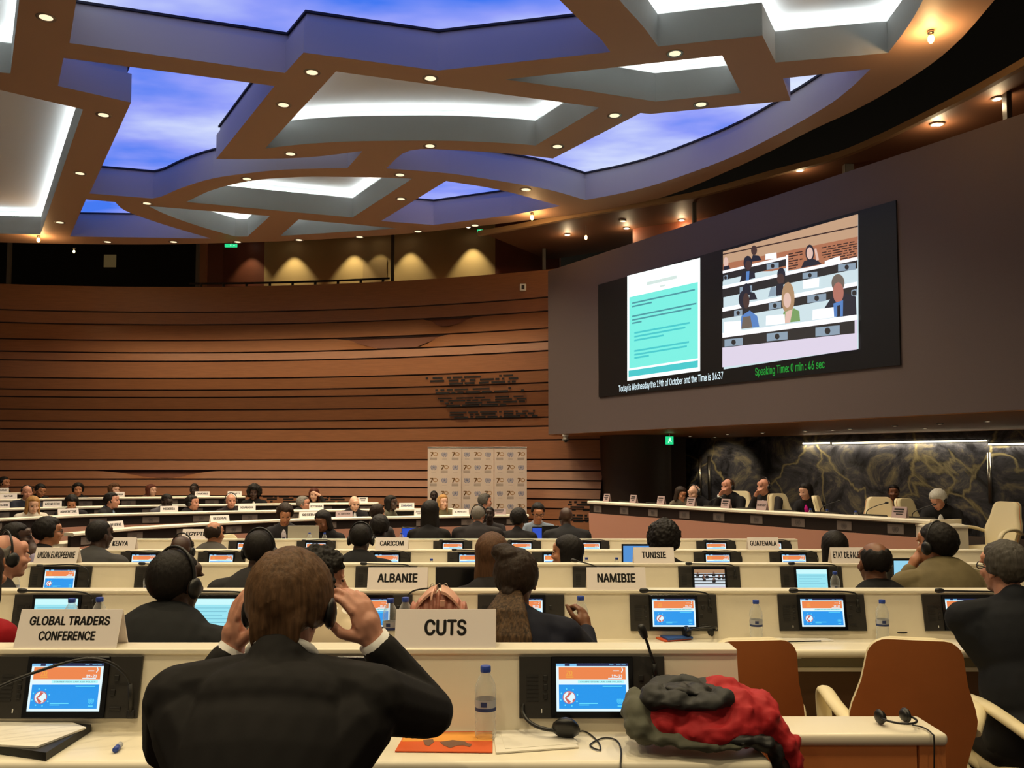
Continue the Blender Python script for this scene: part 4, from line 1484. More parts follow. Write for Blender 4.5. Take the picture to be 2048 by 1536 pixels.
ov(1402, 390, 32, 62, 6, 8); ov(1402, 392, 24, 44, 6.4, 10); vpoly([(1338, 500), (1490, 470), (1460, 445), (1420, 430), (1360, 450)], 6.6, 8)
vpoly([(1436, 360), (1450, 355), (1470, 440), (1450, 445)], 6.8, 10)
vpoly([(1512, 450), (1620, 412), (1624, 445), (1512, 470)], 6, 1)
vbeam(764, 630, 1752, 418, 24, 62, 7); vplq(890, 632, 90, 52, 7.4); vplq(1350, 530, 108, 46, 7.4); vplq(1610, 468, 128, 52, 7.4)
ov(950, 462, 32, 52, 8, 8); ov(954, 480, 24, 36, 8.2, 9); vpoly([(890, 604), (1004, 572), (1000, 530), (960, 520), (910, 530)], 8.3, 8); vpoly([(938, 525), (962, 522), (958, 590), (936, 594)], 8.6, 13)
vbeam(764, 790, 1752, 600, 30, 62, 9); vplq(1386, 692, 138, 58, 9.4); vplq(1104, 750, 90, 50, 9.4); vplq(850, 806, 60, 44, 9.4); vplq(1708, 655, 44, 56, 9.4)
vpoly([(1352, 590), (1474, 570), (1470, 640), (1356, 652)], 9.6, 1)
ov(1196, 548, 30, 50, 10, 8); ov(1192, 580, 28, 40, 10.2, 9); vpoly([(1100, 712), (1230, 690), (1220, 640), (1120, 640)], 10.3, 7); vpoly([(1158, 705), (1210, 696), (1212, 610), (1160, 620)], 10.5, 8)
ov(942, 660, 30, 48, 10, 8); vpoly([(960, 735), (1020, 728), (1000, 680), (965, 675)], 10.2, 8)
vpoly([(764, 870), (1752, 700), (1752, 850), (764, 985)], 10.6, 0)
ov(922, 730, 38, 66, 11, 8); ov(940, 740, 24, 58, 11.2, 9); vpoly([(890, 945), (1036, 930), (1020, 850), (965, 810), (905, 850)], 11.3, 13); vpoly([(905, 945), (985, 935), (970, 850), (915, 860)], 11.5, 14)
ov(1246, 720, 48, 118, 11, 11); ov(1240, 735, 28, 56, 11.4, 10); vpoly([(1190, 905), (1335, 888), (1328, 815), (1290, 795), (1215, 820)], 11.3, 12); vpoly([(1222, 905), (1262, 898), (1280, 800), (1228, 820)], 11.6, 10)
ov(1612, 610, 48, 66, 11, 14); ov(1614, 680, 40, 76, 11.3, 15); vpoly([(1508, 800), (1568, 708), (1650, 680), (1742, 710), (1748, 850), (1600, 858)], 11.2, 8); vpoly([(1578, 760), (1650, 735), (1648, 852), (1582, 856)], 11.6, 13); vpoly([(1606, 775), (1628, 770), (1630, 852), (1606, 855)], 11.9, 8)
vpoly([(778, 895), (902, 885), (904, 965), (776, 985)], 12, 1); vpoly([(1086, 850), (1222, 838), (1224, 905), (1084, 920)], 12, 1); vpoly([(1428, 805), (1580, 786), (1584, 860), (1424, 880)], 12, 1)
vpoly([(766, 975), (1755, 840), (1755, 880), (766, 1010)], 12.5, 1)
vpoly([(766, 1010), (1755, 880), (1755, 975), (766, 1082)], 12.6, 2)
vpoly([(1735, 880), (1755, 878), (1755, 980), (1735, 982)], 12.9, 6)
for x, y, w, h in [(782, 1014, 134, 56), (1092, 970, 152, 60), (1448, 925, 178, 70)]: vplq(x, y, w, h, 13)
vpoly([(766, 1082), (1755, 975), (1756, 1095), (766, 1225)], 12.7, 6)
mb.build('live_video_image', VM, o)
def scr_text(txt, pa, pb, h, m, name):
    """one line of text running from pixel pa to pixel pb on the wall plane"""
    a, b = PXQ(*pa, 1), PXQ(*pb, 1)
    u = (b - a); w = u.length
    ux = u.normalized()
    mbx = MB()
    put_text(mbx, txt, (a + b) / 2, ux, Vector((0, 0, 1)), w=w, h=h, bold=.012)
    return mbx.build(name, m, o)
scr_text('Today is Wednesday the 19th of October and the Time is 16:37', (1240, 779), (1449, 752), .16, e_('caption white', (226, 248, 255), 1.0), 'caption_lettering')
scr_text('Speaking Time: 0 min : 46 sec', (1513, 746), (1652, 730), .165, e_('caption green', (24, 150, 50), 1.0), 'timer_lettering')

# ------------------------------------------------------------------ roll-up banners
BY = 19.3
M_BANNER = mat('white banner cloth', (226, 204, 184), 0.7)
M_BGOLD = mat('banner gold print', (176, 124, 56), 0.7)
M_BBLUE = mat('banner blue print', (116, 130, 170), 0.7)
M_BGREY = mat('banner grey print', (176, 156, 138), 0.7)
zb = -.27
ztop = at(955, 895, BY).z
for j, (pl, pr, lb) in enumerate([(855, 923, 'white roll-up banner with gold 70 marks and blue emblems, left of three'), (922, 988, 'white roll-up banner with gold 70 marks and blue emblems, middle of three'), (988, 1054, 'white roll-up banner with gold 70 marks and blue emblems, right of three')]):
    a, b = at(pl, 930, BY), at(pr, 930, BY)
    yy = BY + (.03 if j == 1 else 0)
    W = b.x - a.x - .012; H = ztop - zb - .05
    o = empty('rollup_banner', ((a.x + b.x) / 2, yy, zb), lb, 'banner', 'roll-up logo banners')
    MB().box((0, 0, .05 + H / 2), (W, .006, H)).build('cloth', M_BANNER, o)
    MB().rbox((0, 0, .05 + H), (W + .01, .022, .026), .006).build('top_rail', M_METAL, o)
    MB().rbox((0, .03, .04), (W + .02, .12, .08), .02).build('base_cassette', M_METAL, o)
    mb = MB()
    X, Zv = Vector((1, 0, 0)), Vector((0, 0, 1))
    for rr in range(8):
        for cc in range(3):
            x = (cc - 1) * W * .325; z = .05 + H - .15 - rr * .285
            if z < .2: continue
            n = (j * 3 + cc + rr)
            if n % 2 == 0:
                put_text(mb, '7', (x - .04, -.0045, z), X, Zv, h=.10, w=.075, mi=0, bold=.03)
                for k in range(12):
                    t0, t1 = k * math.pi / 6, (k + 1) * math.pi / 6
                    P = lambda t, q: Vector((x + .04 + math.cos(t) * q, -.0045, z + .004 + math.sin(t) * q * .9))
                    mb.quad(P(t0, .036), P(t0, .05), P(t1, .05), P(t1, .036), 0)
                for q in range(3): mb.quad((x - .08, -.0045, z - .075 - q * .02), (x + .07, -.0045, z - .075 - q * .02), (x + .07, -.0045, z - .088 - q * .02), (x - .08, -.0045, z - .088 - q * .02), 2)
            else:
                emblem(mb, (x, -.0045, z), X, Zv, .066, 1, 12)
                mb.quad((x - .05, -.0045, z - .10), (x + .05, -.0045, z - .10), (x + .05, -.0045, z - .108), (x - .05, -.0045, z - .108), 2)
    mb.build('printed_marks', [M_BGOLD, M_BBLUE, M_BGREY], o)

# ------------------------------------------------------------------ marble wall fittings and glowing strip reflections
def mon(px, py, d=0.0):
    return onplane(px, py, B0 + mnr * d, mnr)
for pa, pb, lb in [((1605, 886), (1660, 886), 'short glowing strip reflection on the marble wall, left of the row'), ((1664, 883), (1974, 884), 'long glowing strip reflection along the marble wall top'), ((1976, 887), (2060, 888), 'glowing strip reflection at the right picture edge on the marble wall')]:
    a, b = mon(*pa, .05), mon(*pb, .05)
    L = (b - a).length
    o = empty('strip_reflection', (a + b) / 2, lb, 'strip reflection', 'glowing strip reflections on the marble wall')  # glowing bars and area lights added to stand for reflections in the marble
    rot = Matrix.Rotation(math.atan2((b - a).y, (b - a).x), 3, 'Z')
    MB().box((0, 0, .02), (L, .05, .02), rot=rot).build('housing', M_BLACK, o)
    MB().box((0, 0, -.005), (L - .02, .036, .035), rot=rot).build('glow_bar', E_STRIP, o)
    l = lamp('added_strip_lamp', 'AREA', (0, 0, -.04) , 9 * L / 2, (1, .86, .6), (0, 0, -3), .1)
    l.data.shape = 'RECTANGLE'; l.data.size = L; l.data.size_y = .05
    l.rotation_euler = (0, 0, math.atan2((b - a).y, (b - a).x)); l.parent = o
for px, y0, y1, lb in [(1401, 912, 1004, 'tall steel door pull, left of the pair on the marble doors'), (1419, 912, 1004, 'tall steel door pull, right of the pair on the marble doors'), (1981, 905, 1006, 'tall steel door pull near the right end of the marble wall')]:
    a, b = mon(px, y0, .07), mon(px, y1, .07)
    o = empty('door_pull', (b.x, b.y, b.z), lb, 'door handle', 'tall steel door pulls')
    MB().tube([(0, 0, 0), (0, 0, a.z - b.z)], .035, 10).build('bar', M_METAL, o, True)
    for t in (.12, .88):
        MB().tube([(0, 0, (a.z - b.z) * t), (-mnr.x * .069, -mnr.y * .069, (a.z - b.z) * t)], .015, 8).build('standoff', M_METAL, o)
# spots in the soffit that light the marble and the podium
for k, (px, py) in enumerate([(1380, 872), (1455, 868), (1525, 865), (1610, 861), (1700, 857), (1790, 851), (1880, 847), (1975, 842), (1430, 874), (1665, 860), (1850, 856)]):
    q = atz(px, py, SB - .012)
    if k in (0,): pass
    o = empty('soffit_spot', q, ['soffit spot nearest the green exit sign', 'soffit spot, second from the exit sign', 'soffit spot above the man with hand at his mouth', 'soffit spot above the woman in pink', 'soffit spot above the sideways podium chair', 'soffit spot above the dark-haired man behind a chair', 'soffit spot above the white-haired person', 'soffit spot nearest the right picture edge', 'soffit spot set back behind the podium left part', 'soffit spot set back above the podium middle', 'soffit spot set back above the podium right part'][k], 'spotlight', 'small spots in the soffit')
    mb = MB(); mb.lathe([(.03, -.012), (.05, -.008), (.05, .0)], 14); mb.build('trim_ring', M_TRIMRING, o, True)
    mb = MB(); mb.lathe([(.03, -.0125), (.001, -.014)], 12); mb.build('lens', E_DOWN, o, True)
    if k < 8:
        tgt = Vector((q.x, q.y, 0)) + (Vector((2.4, 2.4, 0)) if k % 2 == 0 else Vector((.2, -.2, 0)))
        l = lamp('soffit_lamp', 'SPOT', (0, 0, -.03), 80 if k % 2 == 0 else 46, (1, .80, .52), tgt - Vector(q), .03, 62, .6); l.parent = o

# exit signs
def exit_sign(px, py, Y, w, h, label, rod=0.0, z_up=None):
    q = at(px, py, Y)
    o = empty('exit_sign', q, label, 'exit sign', 'green exit signs')
    MB().rbox((0, 0, 0), (w, .04, h), .004).build('case', E_GREEN, o)
    mb = MB()
    X, Zv = Vector((1, 0, 0)), Vector((0, 0, 1))
    y = -.0215
    u = h * .5
    def P(a, b): return (a * u, y, b * u)
    disc(mb, (.1 * u, y, .62 * u), .16 * u, X, Zv, 0, 10)
    mb.poly([P(-.05, .4), P(.25, .42), P(.2, -.05), P(.5, -.3), P(.42, -.42), P(.0, -.18), P(-.3, -.6), P(-.45, -.5), P(-.12, .0)])
    mb.poly([P(-.05, .38), P(-.4, .2), P(-.36, .08), P(0, .2)])
    if w > h * 1.3:
        x = w * .28 / u
        mb.poly([P(x - .4, .15), P(x, .15), P(x, .4), P(x + .4, 0), P(x, -.4), P(x, -.15), P(x - .4, -.15)])
    mb.build('pictogram', E_GREENW, o)
    if z_up:
        MB().tube([(0, 0, h / 2), (0, 0, z_up - q.z)], .008, 6).build('hanger_rod', M_METAL, o)
exit_sign(1339, 881, 17.9, .155, .165, 'green exit sign hanging under the soffit by the column', z_up=SB)
exit_sign(462, 491, 19.1, .27, .07, 'flat green exit sign below the canopy rim at left', z_up=CZ)
exit_sign(960, 462, 18.9, .12, .06, 'tiny green exit sign below the canopy rim at centre', z_up=CZ)
# white wall device near the top of the timber wall, camera dome under the screen wall
q = wall_pt(1046, 575, WR - .05)
o = empty('wall_sensor', q, 'small white wall device near the top right of the timber wall', 'sensor')
MB().rbox((0, 0, 0), (.15, .08, .17), .02, 3).build('case', M_WHITE, o)
MB().rbox((0, -.04, 0), (.07, .012, .10), .004).build('dark_window', M_BLACK, o)
q = at(1131, 880, 18.6)
o = empty('security_camera', (q.x, q.y, SB - .012), 'small grey dome camera hanging under the left end of the screen wall', 'camera')
mb = MB(); mb.lathe([(.05, -.06), (.07, -.02), (.07, 0)], 16); mb.build('mount', M_WHITE, o, True)
mb = MB(); mb.ell((0, -.01, -.11), (.07, .09, .06)); mb.build('camera_body', mat('camera grey', (120, 112, 102), .4), o, True)
mb = MB(); mb.tube([(0, -.06, -.12), (0, -.115, -.14)], .032, 12); mb.build('camera_lens', M_BLACK, o, True)

# ================================================================== people
def skin_mat(name, rgb):
    m = mat(name, rgb, 0.5, noise=.06, nscale=18)
    return m
SK = {
 'fair': skin_mat('skin fair', (212, 166, 142)), 'rosy': skin_mat('skin rosy', (196, 138, 114)), 'tan': skin_mat('skin tan', (176, 118, 84)),
 'brown': skin_mat('skin brown', (120, 76, 52)), 'dark': skin_mat('skin dark', (66, 42, 32)), 'deep': skin_mat('skin deep', (46, 30, 24)),
}
def hair_mat(name, rgb, k=.35):
    return mat(name, rgb, 0.6, noise=k * .8, nscale=30, bump=.35, stretch=(4, 4, .4), spec=.22)
HR = {
 'black': hair_mat('hair black', (22, 17, 15), .2), 'dkbrown': hair_mat('hair dark brown', (42, 29, 21)), 'brown': hair_mat('hair brown', (86, 58, 38)),
 'grey': hair_mat('hair grey', (116, 110, 104), .2), 'white': hair_mat('hair white', (186, 182, 174), .12), 'blond': hair_mat('hair blond', (170, 126, 74), .25), 'auburn': hair_mat('hair auburn', (84, 40, 26)),
 'warm': hair_mat('hair warm brown', (92, 66, 44), .45), 'salt': hair_mat('hair salt and pepper', (74, 70, 66), .3), 'tips': hair_mat('hair with light ends', (74, 54, 35), .9),
}
CL = {}
def cloth(rgb, rough=.8):
    k = 'cloth %d %d %d' % rgb
    return mat(k, rgb, rough, noise=.10, nscale=14, bump=.12, spec=.2)
M_SHIRT = cloth((226, 224, 220), .7)
M_EYE = mat('eye', (22, 16, 14), .2)
M_LIP = mat('lip', (150, 78, 70), .5)
M_FRAME = mat('glasses frame', (28, 24, 22), .3)
M_PAD_BLK = mat('headset black', (18, 17, 17), .4)

def hand(mb, wrist, d, n, side, curl=.5, s=1.0, spread=.12, thumb=.6, fingers=(1, 1, 1, 1)):
    """palm, four jointed fingers and a thumb. d: wrist->knuckles, n: back of the hand, side: +1 if the thumb lies towards d x n"""
    d = Vector(d).normalized(); n = Vector(n); n = (n - d * n.dot(d)).normalized()
    a = d.cross(n) * side
    w = Vector(wrist)
    def P(u, v, t): return w + a * (u * s) + d * (v * s) + n * (t * s)
    R = Matrix((a, d, n)).transposed()
    mb.ell(P(0, .045, 0), (.040 * s, .052 * s, .017 * s), rot=R, sub=2)
    mb.ell(P(.018, .03, -.006), (.022 * s, .032 * s, .017 * s), rot=R, sub=2)
    mb.cap(w, P(0, .04, 0), .026 * s, .028 * s, 8)
    for k, (u, L, r) in enumerate([(.028, .074, .0092), (.0095, .083, .0096), (-.0095, .077, .0092), (-.027, .060, .0082)]):
        c = curl * fingers[k]
        base = P(u, .082 - abs(u - .008) * .25, .002)
        dirv = (d + a * (u * spread * 18 * .35)).normalized()
        ang = c * .75
        p = base
        for j, fr in enumerate((.44, .32, .24)):
            v = (dirv * math.cos(ang) - n * math.sin(ang)).normalized()
            q = p + v * (L * fr * s)
            mb.cap(p, q, r * (1 - .09 * j) * s, r * (1 - .09 * (j + 1)) * s, 8)
            p = q
            ang += c * .85
    tb = P(.030, .022, -.006)
    v1 = (a * .75 + d * .62 - n * .30 * thumb).normalized()
    t1 = tb + v1 * (.040 * s)
    v2 = (a * (.55 - .4 * thumb) + d * .85 - n * .35 * thumb).normalized()
    t2 = t1 + v2 * (.032 * s)
    t3 = t2 + (v2 - a * .25 * thumb).normalized() * (.024 * s)
    mb.cap(tb, t1, .0135 * s, .0118 * s, 8); mb.cap(t1, t2, .0118 * s, .0102 * s, 8); mb.cap(t2, t3, .0102 * s, .0085 * s, 8)

def fib(n):
    out = []
    for i in range(n):
        z = 1 - 2 * (i + .5) / n
        t = i * 2.399963
        r = math.sqrt(1 - z * z)
        out.append(Vector((r * math.cos(t), r * math.sin(t), z)))
    return out
CRC, CRR = Vector((0, -.016, .026)), Vector((.074, .094, .086))
NHAIR = [110]
def hair_geo(mb, style, s, rnd):
    """head-local; +Y is the face"""
    def on(dv, k=1.0): return Vector((CRC.x + dv.x * CRR.x * k, CRC.y + dv.y * CRR.y * k, CRC.z + dv.z * CRR.z * k))
    N = NHAIR[0]
    for dv in fib(N):
        p = on(dv)
        face = dv.y > .30 and dv.z < .62 - .35 * (1 - dv.y)          # open over the face
        if style in ('short', 'crop', 'side', 'curly', 'afro', 'thick', 'long', 'bun', 'bob', 'veryLong', 'pony'):
            if face: continue
            if dv.z < -.55 and dv.y > -.35: continue
            if dv.z < -.80: continue
        if style == 'balding':
            if dv.z > .62 and dv.y > -.75 or face or dv.z < -.72 or (dv.y > .15): continue
        if style == 'fringe':       # bald crown, hair low at the sides and back
            if dv.z > .32 or dv.y > .1 or dv.z < -.70: continue
        if style == 'bald': continue
        if style == 'receding':
            if face or (dv.y > .05 and dv.z > .45) or dv.z < -.72: continue
            if dv.z < -.5 and dv.y > -.35: continue
        r = {'crop': .020, 'short': .027, 'side': .028, 'balding': .017, 'fringe': .018, 'receding': .022, 'curly': .034, 'afro': .046, 'thick': .036, 'long': .031, 'bun': .030, 'bob': .033, 'veryLong': .032, 'pony': .030}.get(style, .026)
        k = {'crop': .96, 'short': 1.0, 'balding': .97, 'fringe': .98, 'curly': 1.10, 'afro': 1.26, 'thick': 1.05}.get(style, 1.0)
        j = rnd.uniform(-.006, .010) if style in ('curly', 'afro') else 0
        q = on(dv, k)
        mb.ell(q * s if False else (q.x * s, q.y * s, q.z * s), (r + j) * s, sub=1)
    def strand(pts, r0, r1):
        mb.tube([(p[0] * s, p[1] * s, p[2] * s) for p in pts], [r0 * s + (r1 - r0) * s * i / (len(pts) - 1) for i in range(len(pts))], 7)
    if style in ('long', 'veryLong', 'bob'):
        L = {'long': -.27, 'veryLong': -.42, 'bob': -.14}[style]
        for k in range(15):
            a = math.pi * (-.10 + 1.20 * k / 14)      # side - back - side
            x, y = math.cos(a) * .078, -.016 - max(-.25, math.sin(a)) * .088
            w = rnd.uniform(-.008, .008)
            strand([(x * .9, y * .9, .05), (x, y, -.02), (x * 1.06 + w, y * 1.02, -.10), (x * 1.08 + w, y * 1.0 - .005, (L - .1) / 2), (x * .95 + 2 * w, y * .95 - .006, L + rnd.uniform(-.02, .02))], .022, .014)
    if style == 'bun':
        pass

def glasses_geo(mb, s):
    for sx in (-1, 1):
        c = Vector((sx * .033, .100, .004))
        mb.tube([((c.x + .024 * math.cos(t)) * s, (c.y - abs(math.cos(t)) * .004) * s, (c.z + .018 * math.sin(t)) * s) for t in [2 * math.pi * k / 16 for k in range(17)]], .0026 * s, 6)
        mb.tube([(sx * .056 * s, .098 * s, .006 * s), (sx * .080 * s, .05 * s, .006 * s), (sx * .084 * s, -.01 * s, .0 * s)], .0026 * s, 6)
    mb.tube([(-.010 * s, .104 * s, .006 * s), (.010 * s, .104 * s, .006 * s)], .0025 * s, 6)

def headset_geo(mb, s, wide=1.0):
    P = [(.092 * math.cos(t) * s * wide, -.008 * s, (.022 + .112 * math.sin(t)) * s) for t in [math.pi * k / 16 for k in range(17)]]
    mb.tube([(P[0][0], P[0][1], -.01 * s)] + P + [(P[-1][0], P[-1][1], -.01 * s)], .006 * s, 8)
    for sx in (-1, 1):
        mb.ell((sx * .094 * s * wide, -.006 * s, -.014 * s), (.016 * s, .034 * s, .040 * s), sub=2)

LOCKS = bpy.data.textures.new('locks', 'CLOUDS'); LOCKS.noise_scale = .018; LOCKS.noise_depth = 2
def person(label, px, py, hpx, Y, yaw, tyaw=None, skin='tan', hair=('short', 'black'), top=(30, 28, 30), collar=None, tie=None, headset=False, glasses=False,
           arms=('desk', 'desk'), floor=None, tilt=0, roll=0, lean=.16, sh=.178, vox=None, extra=None, drop=.182, shirt=None, hips=None, bulk=1.0, hands=True, name='person', hs=None, dot=None, sleeve_cuffs=False, ponytail=None, shift=0.0):
    """px,py = head centre in the picture, hpx = head height in pixels, yaw 0 = looks away from the camera, 90 = to the right, 180 = at it"""
    floor = floor_z(Y) if floor is None else floor
    H = at(px, py, Y)
    s = (hs or max(.84, min(1.16, hpx * Y / FPX / .245)))
    tyaw = yaw if tyaw is None else tyaw
    vox = vox or (.0085 if Y < 4.5 else .011 if Y < 8.5 else .014)
    base = Vector((H.x, H.y, floor))
    Hl = H - base
    RH = rotz(-math.radians(yaw)) @ Matrix.Rotation(math.radians(roll), 3, 'Y') @ Matrix.Rotation(-math.radians(tilt), 3, 'X')
    RT = rotz(-math.radians(tyaw))
    def h(p): return Hl + RH @ (Vector(p) * s)
    b = min(1.08, max(.9, s)) * bulk
    Sc = Hl + RH @ Vector((0, -.03 * s, -.06 * s)) + RT @ Vector((0, -.03, -(drop - .06) * s))      # base of the neck / shoulder line
    Sc = Sc + Vector((shift, 0, 0))
    def t(p): return Sc + RT @ Vector(p)
    seat = .50
    hipz = seat + .06
    dz = Sc.z - hipz
    hip = Vector((Sc.x, Sc.y, hipz)) + RT @ Vector((0, -lean, 0)) if hips is None else Vector(hips) - base
    chest = Sc.lerp(hip, .30); belly = Sc.lerp(hip, .66)
    up = (Sc - hip).normalized()
    rs = Matrix.Identity(3)
    sp = RT @ Vector((1, 0, 0))
    fwd = up.cross(sp) * -1 if False else sp.cross(up) * -1
    if (RT @ Vector((0, 1, 0))).dot(fwd) < 0: fwd = -fwd
    TR = Matrix((sp, fwd, up)).transposed()
    ew, ww = {}, {}
    rnd = random.Random(int(px * 7 + py))
    shj = {}
    for k, sx in enumerate((-1, 1)):
        S = Sc + TR @ Vector((sx * sh * b, .0, -.055 * b)); shj[sx] = S
        a = arms[k]
        if isinstance(a, tuple):
            E, W = Vector(a[0]) - base, Vector(a[1]) - base
        else:
            o = {'desk': ((.05, .12, -.24), (-.09, .235, .035)), 'lap': ((.04, .06, -.27), (-.08, .22, .03)), 'down': ((.03, -.02, -.28), (-.02, .18, -.12)), 'chin': None, 'out': ((.12, .10, -.22), (-.02, .24, .03)), 'clasp': ((.06, .15, -.22), (-.18, .20, .04))}.get(a)
            if a == 'chin':
                W = h((sx * .045, .125, -.135)); mid = (S + W) / 2
                E = mid + RT @ Vector((sx * .05, .06, -.16))
            elif a == 'head':
                W = h((sx * .115, .04, -.02)); mid = (S + W) / 2
                E = mid + RT @ Vector((sx * .12, .10, -.15))
            else:
                E = S + RT @ (Vector((sx * o[0][0], o[0][1], o[0][2])) * b); W = E + RT @ (Vector((sx * o[1][0], o[1][1], o[1][2])) * b)
        ew[sx], ww[sx] = E, W
    # ---- body: one continuous skin
    mb = MB()
    def he(c, r, sub=2): mb.ell(h(c), [q * s for q in r], rot=RH, sub=sub)
    mb.ell(h(CRC), [q * s for q in CRR], rot=RH, sub=3)
    he((0, .030, -.034), (.059, .064, .082), 3)
    he((0, .064, -.096), (.026, .026, .021)); he((0, .03, -.085), (.048, .05, .032))
    he((0, .098, -.012), (.0105, .014, .026)); he((0, .112, -.030), (.0135, .0125, .0115)); he((-.011, .102, -.034), (.009, .010, .008)); he((.011, .102, -.034), (.009, .010, .008))
    he((-.032, .086, .022), (.026, .010, .008)); he((.032, .086, .022), (.026, .010, .008))
    he((0, .080, .045), (.050, .020, .032))
    he((-.040, .066, -.028), (.023, .026, .022)); he((.040, .066, -.028), (.023, .026, .022))
    he((0, .092, -.060), (.023, .011, .007)); he((0, .091, -.070), (.019, .011, .0075))
    for sx in (-1, 1):
        he((sx * .077, -.010, -.012), (.010, .020, .033)); he((sx * .083, -.020, -.004), (.007, .012, .024)); he((sx * .079, -.004, -.038), (.008, .010, .012))
    nb = Sc + TR @ Vector((0, .01, .0))
    mb.cap(h((0, -.012, -.055)), nb, .054 * s, .058 * b, 14)
    mb.cap(nb, Sc + TR @ Vector((0, 0, -.06)), .058 * b, .09 * b, 12)
    mb.ell(chest, (.150 * b, .095 * b, .17 * b), rot=TR); mb.ell(belly, (.135 * b, .10 * b, .18 * b), rot=TR); mb.ell(hip, (.145 * b, .12 * b, .12 * b), rot=TR)
    for sx in (-1, 1):
        mb.cap(Sc + TR @ Vector((sx * .05, 0, -.03)), shj[sx], .05 * b, .052 * b)
        mb.cap(shj[sx], ew[sx], .048 * b, .040 * b); mb.cap(ew[sx], ww[sx], .038 * b, .027 * b)
        if hands:
            hd = HANDS.get((label, sx)) if False else None
            dv = (ww[sx] - ew[sx]).normalized()
            a = arms[0 if sx < 0 else 1]
            if isinstance(a, tuple) and len(a) > 2:
                kw = a[2]
                hand(mb, ww[sx], kw.get('d', dv), kw['n'], kw.get('side', sx), kw.get('curl', .5), b, thumb=kw.get('thumb', .6))
            elif a in ('chin', 'head'):
                hand(mb, ww[sx], (h((0, .06, .0)) - ww[sx]).normalized() * .4 + dv, sp * sx, -1 * 1, .75, b)
            else:
                hand(mb, ww[sx] + dv * .01, Vector((dv.x, dv.y, dv.z * .3)), Vector((0, 0, 1)), -sx, .35, b)
    body = mb.build(name, SK[skin], smooth=True, loc=base)
    fuse(body, vox * .8 if Y > 4.5 else vox * .75, 2, .5)
    tag(body, label, 'person')
    # ---- eyes and lips where a face can be seen
    vis = abs((yaw + 180) % 360 - 180) > 55
    for sx in ((-1, 1) if vis else ()):
        mb = MB()
        mb.ell(h((sx * .031, .0885, .004)), [.0115 * s, .006 * s, .0055 * s], rot=RH)
        mb.build('eye', M_EYE, body, True)
    if vis and skin in ('fair', 'rosy', 'tan'):
        mb = MB(); mb.ell(h((0, .100, -.065)), [.021 * s, .0055 * s, .006 * s], rot=RH); mb.build('lips', M_LIP, body, True)
    # ---- hair
    style, hc = hair
    if style != 'bald':
        mb = MB()
        NHAIR[0] = 260 if Y < 4.5 else 150 if Y < 8 else 100
        hair_geo(mb, style, s, rnd)
        if extra: extra(mb, s, rnd)
        mb.v = [tuple(Hl + RH @ Vector(p)) for p in mb.v]
        o = mb.build('hair', HR[hc], body, True)
        amp = {'curly': .030, 'afro': .030, 'thick': .012, 'short': .010, 'bun': .008, 'receding': .006}.get(style, 0) * (.25 if Y < 2.5 else 1)
        fuse(o, (.006 if Y < 4.5 else .009 if Y < 8.5 else .012), 7 if style in ('short', 'crop', 'side', 'long', 'veryLong', 'bun', 'balding', 'fringe', 'receding', 'bob', 'thick', 'pony') else 1, .5)
        if amp:
            d = o.modifiers.new('locks', 'DISPLACE'); d.texture = LOCKS; d.strength = amp; d.mid_level = .5; d.texture_coords = 'LOCAL'
    if ponytail:
        mb = MB(); ponytail[0](mb, s, rnd)
        mb.v = [tuple(Hl + RH @ Vector(p)) for p in mb.v]
        fuse(mb.build('ponytail', HR[ponytail[1]], body, True), .006, 3)
    # ---- upper clothing
    m_top = cloth(top) if isinstance(top, tuple) else top
    mb = MB()
    k = .016 + (bulk - 1) * .05
    mb.ell(Sc + TR @ Vector((0, -.02, -.075)), ((.155) * b, (.088 + k) * b, .088 * b), rot=TR, sub=3)
    mb.ell(chest + TR @ Vector((0, -.005, 0)), ((.178) * b, (.112 + k) * b, .20 * b), rot=TR, sub=3)
    mb.ell(belly, ((.172) * b, (.122 + k) * b, .21 * b), rot=TR, sub=3)
    mb.ell(hip, ((.185) * b, (.145 + k) * b, .13 * b), rot=TR, sub=3)
    mb.cap(Sc + TR @ Vector((0, -.035, .012)), Sc + TR @ Vector((0, -.03, -.05)), .064 * b, .085 * b, 14)
    for sx in (-1, 1):
        mb.cap(Sc + TR @ Vector((sx * .04, -.012, -.022)), shj[sx] + TR @ Vector((0, 0, .004)), .058 * b, .066 * b)
        mb.cap(shj[sx], ew[sx], .070 * b, .056 * b, 12)
        e2 = ww[sx] - (ww[sx] - ew[sx]).normalized() * .025
        mb.cap(ew[sx], e2, .055 * b, .040 * b, 12)
        mb.cap(shj[sx] + TR @ Vector((-sx * .03, 0, -.05)), chest + TR @ Vector((sx * .10, 0, -.04)), .075 * b, .085 * b)
        if collar:    # lapels
            mb.tube([Sc + TR @ Vector((sx * .060, -.02, .022)), Sc + TR @ Vector((sx * .062, .045, -.02)), Sc + TR @ Vector((sx * .052, .105, -.09)), Sc + TR @ Vector((sx * .012, .138, -.24))], [.014 * b, .016 * b, .02 * b, .012 * b], 8, flat=.5)
    # open the front of the neckline
    o = mb.build('jacket' if collar else 'top', [m_top], body, True)
    fuse(o, vox * 1.05, 3, .5)
